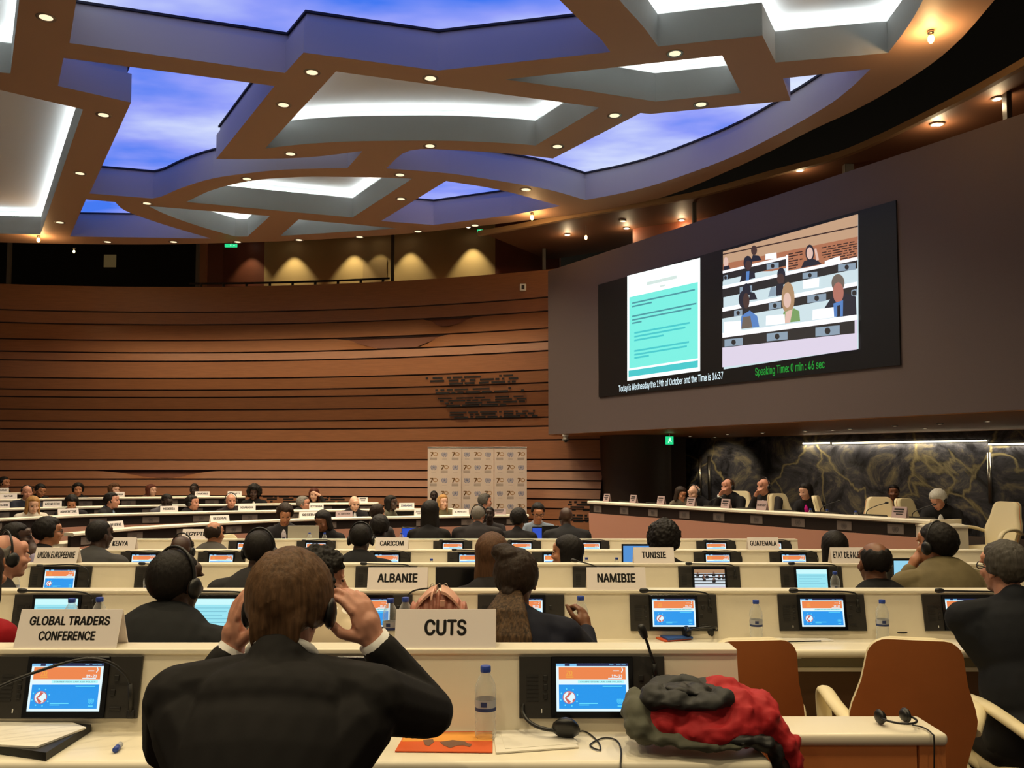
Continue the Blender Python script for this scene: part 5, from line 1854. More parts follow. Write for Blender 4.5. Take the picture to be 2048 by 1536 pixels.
    if collar:
        mb = MB()
        P = []
        for i in range(19):
            a = math.pi * (-.5 + .08) + (2 * math.pi - .16 * math.pi) * i / 18 + math.pi
            P.append(Sc + TR @ Vector((math.cos(a + math.pi) * .064 * b, math.sin(a + math.pi) * .062 * b - .006, .036 + .008 * math.sin(a))))
        mb.tube(P, [.012 * b] * 19, 8)
        mb.ell(Sc + TR @ Vector((0, .085, -.11)), (.042 * b, .065 * b, .125 * b), rot=TR)
        mb.build('shirt', cloth(collar), body, True)
        if tie:
            mb = MB()
            mb.rbox((0, 0, 0), (.026 * b, .02, .03), .006); mb.v = [tuple(Sc + TR @ (Vector(p) + Vector((0, .112, -.015)))) for p in mb.v]
            q = [Sc + TR @ Vector((0, .125, -.025)), Sc + TR @ Vector((0, .152, -.10)), Sc + TR @ Vector((0, .160, -.24))]
            mb.tube(q, [.013 * b, .020 * b, .024 * b], 8, flat=.4)
            mb.build('necktie', cloth(tie), body, True)
        if sleeve_cuffs:
            for sx in (-1, 1):
                mb = MB()
                dv = (ww[sx] - ew[sx]).normalized()
                mb.tube([ww[sx] - dv * .05, ww[sx] + dv * .006], [.0355 * b, .0345 * b], 16)
                mb.build('shirt_cuff', cloth(collar), body, True)
    # ---- trousers and shoes
    mb = MB()
    f2 = RT @ Vector((0, 1, 0))
    mb.ell(hip - Vector((0, 0, .03)), (.18 * b, .15 * b, .12 * b), rot=RT)
    for sx in (-1, 1):
        hj = hip + RT @ Vector((sx * .09, .02, -.05)); kn = hip + RT @ Vector((sx * .11, .40, -.06)); kn.z = .49; an = kn + RT @ Vector((0, -.04, 0)); an.z = .09
        mb.cap(hj, kn, .088, .066); mb.cap(kn, an, .062, .045)
    o = mb.build('trousers', cloth((26, 25, 28)), body, True); fuse(o, .02, 2)
    mb = MB()
    for sx in (-1, 1):
        an = hip + RT @ Vector((sx * .11, .36, 0)); an.z = .05
        mb.ell(an + f2 * .06, (.045, .125, .05), rot=RT)
        
    mb.v = [(p[0], p[1], max(p[2], .0)) for p in mb.v]
    mb.build('shoes', M_BLACK, body, True)
    if glasses:
        mb = MB(); glasses_geo(mb, s); mb.v = [tuple(Hl + RH @ Vector(p)) for p in mb.v]; mb.build('glasses', M_FRAME, body, True)
    if headset:
        mb = MB(); headset_geo(mb, s, headset if isinstance(headset, float) else 1.0); mb.v = [tuple(Hl + RH @ Vector(p)) for p in mb.v]; mb.build('headset', M_PAD_BLK, body, True)
    return body

BLK, CHAR, NAVY, DKGREY, SUITGREY = (26, 24, 24), (38, 36, 38), (26, 28, 42), (58, 57, 58), (82, 80, 78)
# ---- the listener in front
def P1hair(mb, s, r):
    for k in range(46):      # swept strands over the back of the head
        a = r.uniform(-1.25, 1.25); 
        x = math.sin(a) * .072
        top = r.uniform(.02, .10); L = r.uniform(.05, .10)
        y0 = -.016 - math.cos(a) * .094
        tw = r.uniform(-.02, .02)
        mb.tube([(x * .8 * s, (y0 * .8) * s, (top + .03) * s), (x * s, (y0 - .008) * s, top * s), ((x + tw) * s, (y0 - .014) * s, (top - L * .6) * s), ((x + tw * 1.7) * s, (y0 - .004) * s, (top - L * 1.15) * s)], [.012 * s, .011 * s, .009 * s, .003 * s], 6)
    for k in range(12):      # hair down to the nape
        x = -.055 + .11 * k / 11
        mb.tube([(x * s, -.10 * s, .0), (x * .98 * s, -.106 * s, -.05 * s), ((x * .9 + r.uniform(-.01, .01)) * s, -.098 * s, (-.095 - r.uniform(0, .02)) * s)], [.018 * s, .014 * s, .004 * s], 6)
HX = 2.02
er, wr = at(858, 1425, 2.10), at(748, 1282, 2.06)
el, wl = at(340, 1490, 2.06), at(466, 1300, 2.12)
person('person in dark suit seen from behind in front, both hands adjusting headphones', 581, 1214, 166, HX, 2, 0, 'rosy', ('thick', 'warm'), (30, 28, 28), (222, 220, 218), None, 1.08, False,
       arms=((tuple(el), tuple(wl), dict(d=(.06, -.02, 1), n=(-.8, -.55, .1), side=1, curl=.42, thumb=.9)), (tuple(er), tuple(wr), dict(d=(-.42, -.02, 1), n=(.75, -.62, .30), side=-1, curl=.62, thumb=1.0))),
       lean=.30, sh=.195, vox=.006, extra=P1hair, drop=.150, bulk=1.17, sleeve_cuffs=True, hs=.92, tilt=16)

# ------------------------------------------------------------------ everybody else
YB, YC, YD, YE = 3.42, 5.15, 6.9, 8.65
def polka():
    m = bpy.data.materials.new('polka dot blouse')
    m.use_nodes = True
    nt = m.node_tree
    b = nt.nodes['Principled BSDF']
    b.inputs['Roughness'].default_value = .8
    tc = nt.nodes.new('ShaderNodeTexCoord')
    vo = nt.nodes.new('ShaderNodeTexVoronoi')
    vo.inputs['Scale'].default_value = 16
    vo.inputs['Randomness'].default_value = .35
    rp = nt.nodes.new('ShaderNodeValToRGB')
    rp.color_ramp.interpolation = 'CONSTANT'
    rp.color_ramp.elements[0].color = (*lin((240, 232, 220)), 1)
    rp.color_ramp.elements[1].position = .26
    rp.color_ramp.elements[1].color = (*lin((196, 178, 150)), 1)
    nt.links.new(tc.outputs['Object'], vo.inputs['Vector'])
    nt.links.new(vo.outputs['Distance'], rp.inputs[0])
    nt.links.new(rp.outputs[0], b.inputs['Base Color'])
    return m
def stripes(name, c1, c2, sc=22):
    m = bpy.data.materials.new(name)
    m.use_nodes = True
    nt = m.node_tree
    b = nt.nodes['Principled BSDF']
    b.inputs['Roughness'].default_value = .8
    tc = nt.nodes.new('ShaderNodeTexCoord')
    wv = nt.nodes.new('ShaderNodeTexWave')
    wv.inputs['Scale'].default_value = sc
    wv.bands_direction = 'DIAGONAL'
    rp = nt.nodes.new('ShaderNodeValToRGB')
    rp.color_ramp.interpolation = 'CONSTANT'
    rp.color_ramp.elements[0].color = (*lin(c1), 1)
    rp.color_ramp.elements[1].position = .5
    rp.color_ramp.elements[1].color = (*lin(c2), 1)
    nt.links.new(tc.outputs['Object'], wv.inputs['Vector'])
    nt.links.new(wv.outputs['Fac'], rp.inputs[0])
    nt.links.new(rp.outputs[0], b.inputs['Base Color'])
    return m
def topknot(mb, s, r):
    mb.ell((-.052 * s, -.03 * s, .118 * s), (.058 * s, .055 * s, .042 * s), rot=rotz(.3)); mb.ell((-.02 * s, -.06 * s, .105 * s), (.05 * s, .05 * s, .04 * s))
    mb.ell((-.01 * s, -.112 * s, -.045 * s), .034 * s)
    hair_wisps(mb, s, r)
def ptail(mb, s, r):
    for k in range(64):
        x = r.uniform(-.125, .125); w = r.uniform(-.02, .02)
        L = r.uniform(-.44, -.34)
        mb.tube([(x * .25 * s, -.108 * s, -.045 * s), (x * .6 * s, (-.165 - r.uniform(0, .03)) * s, -.11 * s), ((x + w) * s, (-.225 - r.uniform(0, .03)) * s, -.20 * s), ((x * .9 - w * .5) * s, (-.285 - r.uniform(0, .03)) * s, (L - .03) * s)], [.022 * s, .019 * s, .014 * s, .004 * s], 6)
def hair_wisps(mb, s, r):
    for k in range(9):
        a = r.uniform(-1.3, 1.3)
        mb.tube([(math.sin(a) * .06 * s, -.05 * s, .085 * s), (math.sin(a) * .09 * s, -.10 * s * math.cos(a), .02 * s), (.0, -.115 * s, -.04 * s)], [.008 * s, .009 * s, .008 * s], 6)
# second desk
person('person in deep red jacket at the left picture edge', -40, 1148, 118, YB, 10, skin='tan', hair=('bob', 'dkbrown'), top=(150, 18, 30), sh=.17)
person('person with broad back in plain black jacket and headset, right of the GLOBAL TRADERS plate', 352, 1166, 132, YB, 22, 4, 'dark', ('crop', 'black'), (27, 28, 30), None, None, True, bulk=1.16, sh=.19, lean=.2, drop=.162)
person('person with tousled dark curls in beige polka dot blouse, facing right', 640, 1164, 116, 3.5, 66, 40, 'rosy', ('curly', 'black'), polka(), sh=.165, lean=.12, bulk=1.15, drop=.15, shift=.09)
person('person in navy jacket with topknot and long loose ponytail, right of the CUTS plate', 1034, 1158, 112, YB, 14, 8, 'brown', ('bun', 'dkbrown'), (24, 26, 40), extra=topknot, ponytail=(ptail, 'tips'), sh=.19, bulk=1.12, drop=.162, glasses=True, lean=.2,
       arms=('desk', (tuple(at(1172, 1305, 3.60)), tuple(at(1172, 1258, 3.72)), dict(n=(.75, -.5, .3), side=-1, curl=.9, d=(-.1, .35, .6)))))
person('grey-haired person with glasses in dark suit at the right picture edge, reaching to a screen', 2006, 1136, 104, 3.5, -18, 6, 'rosy', ('short', 'salt'), (24, 26, 32), None, None, False, True, sh=.19, bulk=1.12, drop=.162,
       arms=((tuple(at(1925, 1248, 3.78)), tuple(at(1950, 1214, 4.02)), dict(n=(-.6, -.3, .6), side=1, curl=.5)), 'desk'))
# third desk
person('bald person wearing a headset in dark suit at the left picture edge', 14, 1112, 92, YC, 40, 25, 'rosy', ('fringe', 'grey'), (38, 36, 38), (190, 186, 184), None, True, sh=.175)
person('person with headset band over short hair in dark suit, left of the tousled curls', 520, 1102, 84, YC, 8, 0, 'dark', ('crop', 'black'), (44, 42, 44), None, None, True, sh=.185, bulk=1.08, drop=.165)
person('person with long straight brown hair falling to the back, behind the topknot', 984, 1110, 84, YC, 6, 0, 'fair', ('veryLong', 'brown'), (34, 30, 30), sh=.16)
person('balding person in black sweater wearing an earpiece, right of the ETAT DE PALESTINE plate', 1748, 1126, 90, 4.98, -4, 0, 'brown', ('balding', 'black'), (22, 21, 22), None, None, False, sh=.18, bulk=1.08)
person('person in olive jacket with headset, resting face on left hand', 1872, 1090, 86, 5.36, -30, 2, 'tan', ('short', 'black'), (112, 100, 72), (200, 170, 150), None, True, False, arms=('chin', 'desk'), sh=.195, bulk=1.15, drop=.155)
# fourth desk
person('person with shaved head and headset, behind the broad black back', 365, 1100, 62, YD, 14, 4, 'dark', ('bald', 'black'), (48, 46, 48), None, None, True)
person('person in charcoal suit left of the KENYA plate', 200, 1070, 61, YD, 24, 2, 'dark', ('crop', 'black'), (66, 65, 66), None, None, False, bulk=1.1, sh=.19, drop=.165)
person('person in lavender shirt with glasses, hand at chin, at far left', 34, 1075, 62, YD, 62, 30, 'dark', ('crop', 'black'), (160, 152, 180), None, None, False, True, arms=('desk', 'chin'), bulk=1.05)
person('person in black suit with headset, left of the CARICOM plate', 722, 1078, 62, YD, 4, 0, 'dark', ('crop', 'black'), (26, 25, 27), None, None, True, sh=.19, bulk=1.1, drop=.165)
person('person in profile facing left with pale headband and striped sleeve', 1133, 1106, 66, YD, -68, -10, 'tan', ('bob', 'black'), stripes('blue white stripes', (190, 206, 220), (40, 70, 120)), sh=.15,
       extra=lambda mb, s, r: mb.ell((0, -.04 * s, -.06 * s), (.085 * s, .075 * s, .10 * s)))
person('person with round black curls in black top, right of the TUNISIE laptop', 1328, 1080, 60, YD, 12, 4, 'brown', ('afro', 'black'), (28, 26, 28), sh=.165)
person('person with smooth long black hair, left of the ETAT DE PALESTINE plate', 1668, 1096, 64, YD, 2, 0, 'tan', ('veryLong', 'black'), (24, 22, 24), sh=.16)
# fifth desk
person('balding person in grey suit, right of the EGYPTE plate', 429, 1068, 53, YE, 10, 0, 'tan', ('balding', 'dkbrown'), (82, 78, 74), (214, 196, 180), None, False, sh=.19, bulk=1.08, drop=.168)
person('person with black hair and glasses in black jacket, looking right, left of the KENYA desk', 98, 1064, 55, YE, 48, 26, 'tan', ('thick', 'black'), (30, 28, 28), (200, 190, 186), None, False, True, arms=('desk', 'out'))
# secretariat table in front
FT = -.27
person('person in dark suit and tie facing the camera behind the silver laptop', 570, 1029, 40, 11.65, 160, 172, 'tan', ('thick', 'dkbrown'), (44, 42, 46), (206, 196, 204), (60, 52, 84), floor=FT, tilt=22)
person('person in black with black hair looking down, right of the silver laptop', 645, 1042, 40, 11.65, 200, 180, 'brown', ('bob', 'black'), (22, 21, 22), floor=FT, tilt=22)
person('person in charcoal jacket seen from behind, turned right, above the CARICOM plate', 756, 1027, 38, 10.75, 30, 10, 'tan', ('short', 'dkbrown'), (58, 56, 58), floor=FT, drop=.168)
person('person with black cropped hair in black suit, nearest above the CARICOM plate', 760, 1055, 46, 10.15, 4, 0, 'dark', ('thick', 'black'), (40, 38, 40), floor=FT, drop=.162)
person('person with very long black hair in black, seen from behind', 862, 1025, 46, 10.3, 24, 4, 'tan', ('veryLong', 'black'), (24, 22, 22), floor=FT, sh=.17)
person('person with grey cropped hair and headset band, broad dark suit from behind', 957, 1031, 40, 10.35, 14, 2, 'rosy', ('crop', 'grey'), (42, 38, 40), None, None, True, floor=FT, sh=.205, bulk=1.15, drop=.150)
person('person facing the camera between the grey-haired back and the banner', 979, 1028, 30, 12.1, 185, 180, 'deep', ('crop', 'black'), (46, 42, 44), floor=FT)
person('person with thick black hair in black suit, left of the light blue jacket', 1038, 1038, 40, 10.35, 24, 10, 'brown', ('thick', 'black'), (30, 28, 30), floor=FT, drop=.162)
person('person with glasses in light blue jacket facing the camera, head bowed', 1076, 1025, 37, 11.75, 172, 180, 'tan', ('short', 'black'), (128, 140, 158), (120, 110, 110), None, False, True, floor=FT, tilt=20)
person('bald person in black suit seen from behind, left of the podium', 1131, 1034, 42, 10.3, -16, -4, 'dark', ('bald', 'black'), (36, 36, 40), floor=FT, sh=.19, bulk=1.1, drop=.155)
# curved rows, everyone behind the desks
def seated(k, px, py, hpx, yaw, lb, dy=.72, **kw):
    Y = tier_Y(k, px)[0] + dy
    tz = TIERS[k]['z']
    kw.setdefault('drop', .14)
    return person(lb, px, py, hpx, Y, yaw, floor=tz - .97, **kw)
seated(0, 709, 1007, 31, 152, 'bald person in small black cap with white shirt and dark jacket', skin='fair', hair=('bald', 'black'), top=(36, 34, 38), collar=(224, 222, 222), tie=(50, 50, 62), tilt=14, bulk=1.1,
       extra=None)
seated(0, 783, 1006, 29, 112, 'person with glasses and pulled back black hair, left of the ZIMBABWE plate', skin='dark', hair=('bob', 'black'), top=(96, 92, 78), glasses=True)
seated(0, 886, 1004, 28, 150, 'person with blond hair smiling before the white banner', skin='fair', hair=('long', 'blond'), top=(120, 112, 84))
seated(0, 971, 1003, 28, 82, 'person with grey brown hair in profile before the middle banner', skin='rosy', hair=('thick', 'salt'), top=(44, 40, 40))
seated(1, 66, 1010, 36, 138, 'person with long blond hair in white top, nearest at far left', skin='fair', hair=('long', 'blond'), top=(224, 214, 200), tilt=12)
seated(1, 143, 1007, 31, 150, 'person with black hair looking down behind the ARGENTINE plate', skin='tan', hair=('thick', 'black'), top=(40, 36, 40), headset=True, tilt=22)
seated(1, 224, 1001, 36, 84, 'person in dark suit with light blue shirt, in profile, above the left RESERVE plate', skin='rosy', hair=('short', 'black'), top=(46, 44, 46), collar=(140, 160, 186), tie=(60, 64, 84))
seated(1, 334, 1003, 31, 128, 'person in grey jacket leaning over the NIGERIA plate', skin='deep', hair=('crop', 'black'), top=(88, 86, 92), tilt=26)
seated(1, 385, 1006, 30, 100, 'person with black hair in profile right of the NIGERIA plate', skin='rosy', hair=('short', 'black'), top=(40, 36, 38), headset=True)
seated(1, 462, 1002, 31, 150, 'bald person with red tie left of the NICARAGUA plate', skin='rosy', hair=('fringe', 'grey'), top=(48, 42, 44), collar=(220, 214, 210), tie=(150, 30, 34), headset=True)
seated(1, 607, 1007, 29, 88, 'person with grey hair and glasses in profile, left of the BOTSWANA plate', skin='rosy', hair=('short', 'grey'), top=(46, 42, 44), glasses=True)
seated(2, 54, 985, 32, 140, 'person in blue grey jacket with high forehead, behind the KAZAKHSTAN row', skin='rosy', hair=('receding', 'black'), top=(56, 60, 74), collar=(210, 206, 204))
seated(2, 508, 986, 30, 170, 'person with rounded black afro and white collar', skin='dark', hair=('afro', 'black'), top=(30, 28, 30), collar=(230, 228, 224))
seated(2, 628, 990, 27, 172, 'person with dark red hair in black, one hand raised to the head', skin='fair', hair=('bob', 'auburn'), top=(34, 28, 28), arms=('head', 'desk'))
seated(3, 81, 981, 26, 120, 'person in dark jacket leaning forward, behind the QATAR row', skin='tan', hair=('short', 'black'), top=(40, 36, 36), tilt=18)
seated(3, 156, 980, 29, 150, 'person with black hair, white shirt and dark jacket in the upper row', skin='tan', hair=('thick', 'black'), top=(32, 30, 32), collar=(226, 224, 222))
seated(3, 229, 980, 24, 120, 'person with brown curls at the GHANA plate', skin='fair', hair=('curly', 'brown'), top=(70, 56, 50))
seated(3, 303, 981, 24, 112, 'person with shoulder-length auburn hair in the upper row', skin='fair', hair=('bob', 'auburn'), top=(64, 40, 34))
seated(3, 388, 979, 25, 175, 'person in dark suit left of the COMORES plate', skin='deep', hair=('crop', 'black'), top=(44, 42, 46), collar=(120, 128, 144))
seated(4, 9, 966, 27, 100, 'person with black hair at the topmost short desk', skin='tan', hair=('short', 'black'), top=(34, 30, 32))
person('person standing back in shadow behind the blond woman at the banner', 868, 992, 22, 17.9, 170, skin='deep', hair=('crop', 'black'), top=(40, 38, 40), floor=-.25)
# podium
def pod_Y(px):
    k = ray(px, 960); k = k.x / k.y
    # point DA + t (DB-DA) with x = k y
    t = (k * DA.y - DA.x) / ((DB - DA).x - k * (DB - DA).y)
    return DA.y + t * (DB - DA).y
def podium(px, py, hpx, yaw, lb, dy=1.0, tyaw=228, **kw):
    kw.setdefault('drop', .155)
    return person(lb, px, py, hpx, pod_Y(px) + dy, yaw, tyaw, floor=.18, **kw)
podium(1362, 988, 28, 150, 'person with dark hair bending left at the podium, hand at face', skin='tan', hair=('bob', 'dkbrown'), top=(104, 96, 84), tilt=20, arms=('chin', 'desk'))
podium(1388, 985, 31, 236, 'person with white fringe hair and headset bending left at the podium', skin='fair', hair=('fringe', 'white'), top=(26, 24, 26), collar=(214, 210, 206), headset=True, roll=0, tilt=18, dy=1.05)
podium(1455, 973, 33, 232, 'person with receding hair and headset, fist before mouth, at the podium', skin='rosy', hair=('receding', 'brown'), top=(28, 26, 28), collar=(226, 224, 220), headset=True, arms=('desk', 'chin'), sleeve_cuffs=True)
podium(1527, 973, 34, 236, 'balding person with headset and pale blue shirt at the podium, hand at chin', skin='rosy', hair=('fringe', 'dkbrown'), top=(44, 40, 42), collar=(176, 190, 214), tie=(34, 32, 40), headset=True, arms=('desk', 'chin'))
podium(1611, 983, 33, 240, 'person with long black hair and bright pink blouse at the podium', skin='fair', hair=('long', 'black'), top=(28, 26, 28), collar=(212, 36, 150), tilt=12)
podium(1787, 985, 30, 200, 'dark-haired person half hidden behind a cream podium chair', skin='brown', hair=('short', 'black'), top=(60, 56, 58), dy=1.75)
podium(1876, 1000, 38, 238, 'person with thick white hair and headset, hands clasped on the side table', skin='rosy', hair=('thick', 'white'), top=(28, 26, 28), collar=(222, 220, 216), headset=True, arms=('clasp', 'clasp'), tilt=34, dy=.62, sleeve_cuffs=True, tyaw=212)

# ================================================================== things on the desks
def DZT(row): return ROWZ[row] - .2235
def glass_mat():
    m = bpy.data.materials.new('clear plastic')
    m.use_nodes = True
    nt = m.node_tree
    nt.nodes.clear()
    out = nt.nodes.new('ShaderNodeOutputMaterial')
    tr = nt.nodes.new('ShaderNodeBsdfTransparent')
    tr.inputs[0].default_value = (.95, .96, .96, 1)
    pb = nt.nodes.new('ShaderNodeBsdfPrincipled')
    pb.inputs['Base Color'].default_value = (.8, .82, .82, 1)
    pb.inputs['Roughness'].default_value = .08
    lw = nt.nodes.new('ShaderNodeLayerWeight'); lw.inputs[0].default_value = .35
    mr = nt.nodes.new('ShaderNodeMapRange'); mr.inputs['To Min'].default_value = .10; mr.inputs['To Max'].default_value = .62
    nt.links.new(lw.outputs['Facing'], mr.inputs[0])
    mx = nt.nodes.new('ShaderNodeMixShader')
    nt.links.new(mr.outputs[0], mx.inputs[0]); nt.links.new(tr.outputs[0], mx.inputs[1]); nt.links.new(pb.outputs[0], mx.inputs[2])
    nt.links.new(mx.outputs[0], out.inputs[0])
    return m
M_CLEAR = glass_mat()
M_CAP = mat('blue bottle cap', (44, 74, 168), .4)
M_LABEL = mat('bottle label', (176, 178, 186), .5)
M_LABELB = mat('bottle label blue', (46, 60, 110), .5)
BOT = None
def bottle(x, y, z, label, s=1.0, capped=True):
    global BOT
    if BOT is None:
        r = empty('water_bottle', (x, y, z), label, 'bottle', 'plastic water bottles')
        prof = [(.024, 0), (.030, .004), (.031, .02), (.029, .03), (.031, .04), (.029, .052), (.031, .064), (.030, .072), (.0305, .076), (.0305, .118), (.031, .122), (.0315, .135), (.029, .152), (.021, .172), (.0135, .184), (.0128, .196)]
        mb = MB(); mb.lathe(prof, 22); mb.build('bottle_body', M_CLEAR, r, True)
        mb = MB(); mb.lathe([(.0145, .188), (.0152, .19), (.0152, .204), (.0138, .206)], 18); mb.build('cap', M_CAP, r, True, angle=40)
        mb = MB()
        n = 22
        for (z0, z1, mi) in ((.080, .090, 1), (.090, .112, 0)):
            mb.add([(.0309 * math.cos(2 * math.pi * k / n), .0309 * math.sin(2 * math.pi * k / n), zz) for zz in (z0, z1) for k in range(n)], [(k, (k + 1) % n, n + (k + 1) % n, n + k) for k in range(n)], mi)
        for k in (3, 4, 9, 10, 15, 16): 
            a0, a1 = 2 * math.pi * k / n, 2 * math.pi * (k + 1) / n
            mb.quad(*[(.0312 * math.cos(a), .0312 * math.sin(a), zz) for a, zz in ((a0, .094), (a1, .094), (a1, .108), (a0, .108))], 1)
        mb.build('paper_label', [M_LABEL, M_LABELB], r, True)
        BOT = r
    else:
        r = copy_tree(BOT); r.location = (x, y, z); r['label'] = label
    if s != 1: r.scale = (s, s, s)
    return r
def bot_px(px, pyb, row, label, s=1.0):
    q = atz(px, pyb, DZT(row)); return bottle(q.x, q.y, q.z + .001, label, s)
def bot_y(px, Y, row, label, s=1.0):
    q = at(px, 930, Y); return bottle(q.x, Y, DZT(row) + .001, label, s)
bot_y(972, 2.485, 0, 'water bottle with blue cap standing alone on the nearest desk', .96)
bot_y(152, 4.06, 1, 'water bottle behind the GLOBAL TRADERS plate, left of two', 1.08)
bot_y(207, 4.06, 1, 'water bottle behind the GLOBAL TRADERS plate, right of two', 1.1)
bot_y(783, 4.03, 1, 'water bottle left of the CUTS plate, outer of two', 1.1)
bot_y(813, 4.06, 1, 'water bottle peeking over the CUTS plate beside the handbag', 1.1)
bot_y(1160, 4.10, 1, 'water bottle beside the hand of the ponytailed person', 1.1)
bot_y(1507, 4.17, 1, 'water bottle on the second desk between two lit consoles')
bot_y(1757, 4.18, 1, 'water bottle on the second desk behind the black flat headset')
bot_y(38, 5.82, 2, 'water bottle on the third desk at far left', .95)
bot_y(302, 5.80, 2, 'water bottle before a console, left of the broad black back')
bot_y(1665, 5.80, 2, 'water bottle beside the pale document console on the third desk')
bot_y(790, 5.84, 2, 'water bottle half behind the ALBANIE plate', .95)
bot_y(864, 7.52, 3, 'water bottle on the fourth desk left of the long brown hair', .85)
bot_y(1172, 7.52, 3, 'water bottle on the fourth desk behind the headband wearer', .9)
bot_y(1232, 7.52, 3, 'water bottle on the fourth desk left of the TUNISIE laptop', .9)

# ---- secretariat table before the curved rows
STZ = .50
r = empty('secretariat_table', (-1.3, 11.05, -.268), 'low cream table before the curved rows, mostly hidden by the last desk', 'table')
MB().rbox((0, 0, STZ + .268 - .018), (5.4, .62, .036), .01).build('tabletop', M_CREAM_EDGE, r)
for sx in (-1, 1):
    MB().box((sx * 2.6, 0, (STZ + .268 - .036) / 2), (.05, .56, STZ + .268 - .036)).build('side_panel', M_CREAM, r)
def tb(px, Y, label, s=1.0):
    q = at(px, 930, Y); return bottle(q.x, Y, STZ + .001, label, s)
tb(621, 10.85, 'small water bottle right of the silver laptop lid', 1.0)
tb(651, 10.82, 'small water bottle before the person in black looking down', 1.0)
tb(804, 10.85, 'small water bottle left of the laptop with blue screen')
tb(1012, 10.85, 'small water bottle right of the broad grey-haired back')
tb(436, 11.0, 'small water bottle left of the empty cream chair')

# ---- laptops
M_SILVER = mat('laptop silver', (176, 172, 160), .35, .6)
M_DARKLAP = mat('laptop black', (26, 25, 26), .4)
def laptop(pl, pr, pyt, Y, z, label, facing=True, m=None, scr='blue', yaw=0.0):
    a, b = at(pl, 930, Y), at(pr, 930, Y)
    W = b.x - a.x
    top = at(pl, pyt, Y).z
    H = max(.18, top - z)
    r = empty('laptop', ((a.x + b.x) / 2, Y, z + .001), label, 'laptop', 'open laptops', (0, 0, yaw))
    m = m or M_DARKLAP
    sg = -1 if facing else 1
    MB().rbox((0, sg * W * .33, .008), (W, W * .66, .016), .004).build('base', m, r)
    MB().box((0, sg * W * .30, .0165), (W * .86, W * .30, .002)).build('keyboard', M_BLACK, r)
    MB().rbox((0, -sg * .004, H / 2 + .008), (W, .010, H - .008), .003, rot=Matrix.Rotation(-sg * .0, 3, 'X')).build('lid', m, r)
    pal = {'blue': e_('laptop blue', (84, 150, 220), .9), 'deep': e_('laptop deep blue', (36, 80, 200), .9), 'dark': mat('laptop dark screen', (16, 15, 16), .15), 'pale': e_('laptop pale', (150, 214, 240), .95)}
    mb = MB(); y = sg * .0022
    mb.quad((-W * .46, y, .03), (W * .46, y, .03), (W * .46, y, H - .012), (-W * .46, y, H - .012)); mb.build('display', pal[scr], r)
    return r
laptop(872, 955, 1135, 5.62, DZT(2), 'open black laptop with dark screen right of the ALBANIE plate', True, None, 'dark')
laptop(1242, 1322, 1089, 7.52, DZT(3), 'open laptop with blue screen behind the TUNISIE plate', True, None, 'blue')
laptop(1780, 1836, 1118, 5.82, DZT(2), 'open laptop with pale screen between balding and olive-jacketed persons', True, None, 'pale')
laptop(578, 640, 1052, 11.15, STZ, 'open silver laptop seen from behind on the front table', False, M_SILVER, 'dark')
laptop(804, 838, 1055, 10.95, STZ, 'open laptop with deep blue screen left of the very long black hair', True, None, 'deep')
laptop(1084, 1118, 1052, 11.0, STZ, 'open black laptop left of the bald person in black', False, None, 'dark')
laptop(1064, 1084, 1054, 10.9, STZ, 'narrow glowing laptop edge before the light blue jacket', True, None, 'deep')
a, b = at(1580, 930, 7.5), at(1626, 930, 7.5)
r = empty('tablet', ((a.x + b.x) / 2, 7.5, DZT(3) + .002), 'dark framed tablet with pale screen propped up on the fourth desk', 'tablet', rot=(-.12, 0, .0))
MB().rbox((0, 0, .075), (b.x - a.x, .009, .15), .003).build('frame', M_DARKLAP, r)
MB().quad((-.088, -.0055, .012), (.088, -.0055, .012), (.088, -.0055, .138), (-.088, -.0055, .138)).build('display', e_('tablet pale', (150, 220, 250), 1.0), r)
MB().prism([(-.05, .004, .09), (.05, .004, .09), (.05, .05, -.001), (-.05, .05, -.001)], (0, .004, 0)).build('stand', M_DARKLAP, r)

# ---- headsets lying about
def headset(x, y, z, label, rx=0.0, rz=0.0, cord=None, s=1.0, side=False):
    """a headset resting on a surface; local geometry is laid down by rx"""
    r = empty('headset', (x, y, z), label, 'headset', 'headsets lying on desks')
    R = rotz(rz) @ Matrix.Rotation(rx, 3, 'X')
    if side: R = rotz(rz) @ Matrix.Rotation(rx, 3, 'X') @ Matrix.Rotation(-math.pi / 2, 3, 'Y')
    a, b = MB(), MB()
    P = [(.078 * math.cos(t) * s, 0, .095 * math.sin(t) * s) for t in [math.pi * k / 18 for k in range(19)]]
    a.tube([(P[0][0], 0, -.03 * s)] + P + [(P[-1][0], 0, -.03 * s)], .0055 * s, 8)
    vs = []
    cups = []
    for sx in (-1, 1):
        c = MB(); c.ell((sx * .070 * s, 0, -.035 * s), (.017 * s, .036 * s, .040 * s), sub=2); c.ell((sx * .060 * s, 0, -.035 * s), (.014 * s, .030 * s, .034 * s), sub=2); cups.append(c)
    for q in [a] + cups: q.v = [tuple(R @ Vector(p)) for p in q.v]
    low = min(p[2] for q in [a] + cups for p in q.v)
    for q in [a] + cups: q.move((0, 0, -low + .001))
    a.build('headband', M_PAD_BLK, r, True)
    for c in cups: c.build('ear_cup', M_PAD_BLK, r, True)
    if cord:
        mb = MB(); mb.tube([Vector(p) - Vector((x, y, z)) for p in catmull(cord, 6)], .0022, 6); mb.build('cord', M_BLACK, r, True)
    return r
def dz0(px, py, up=.0035): 
    q = atz(px, py, DZT(0) + up); return q
q = dz0(1112, 1466, 0)
edge = at(1240, 1512, 2.272)
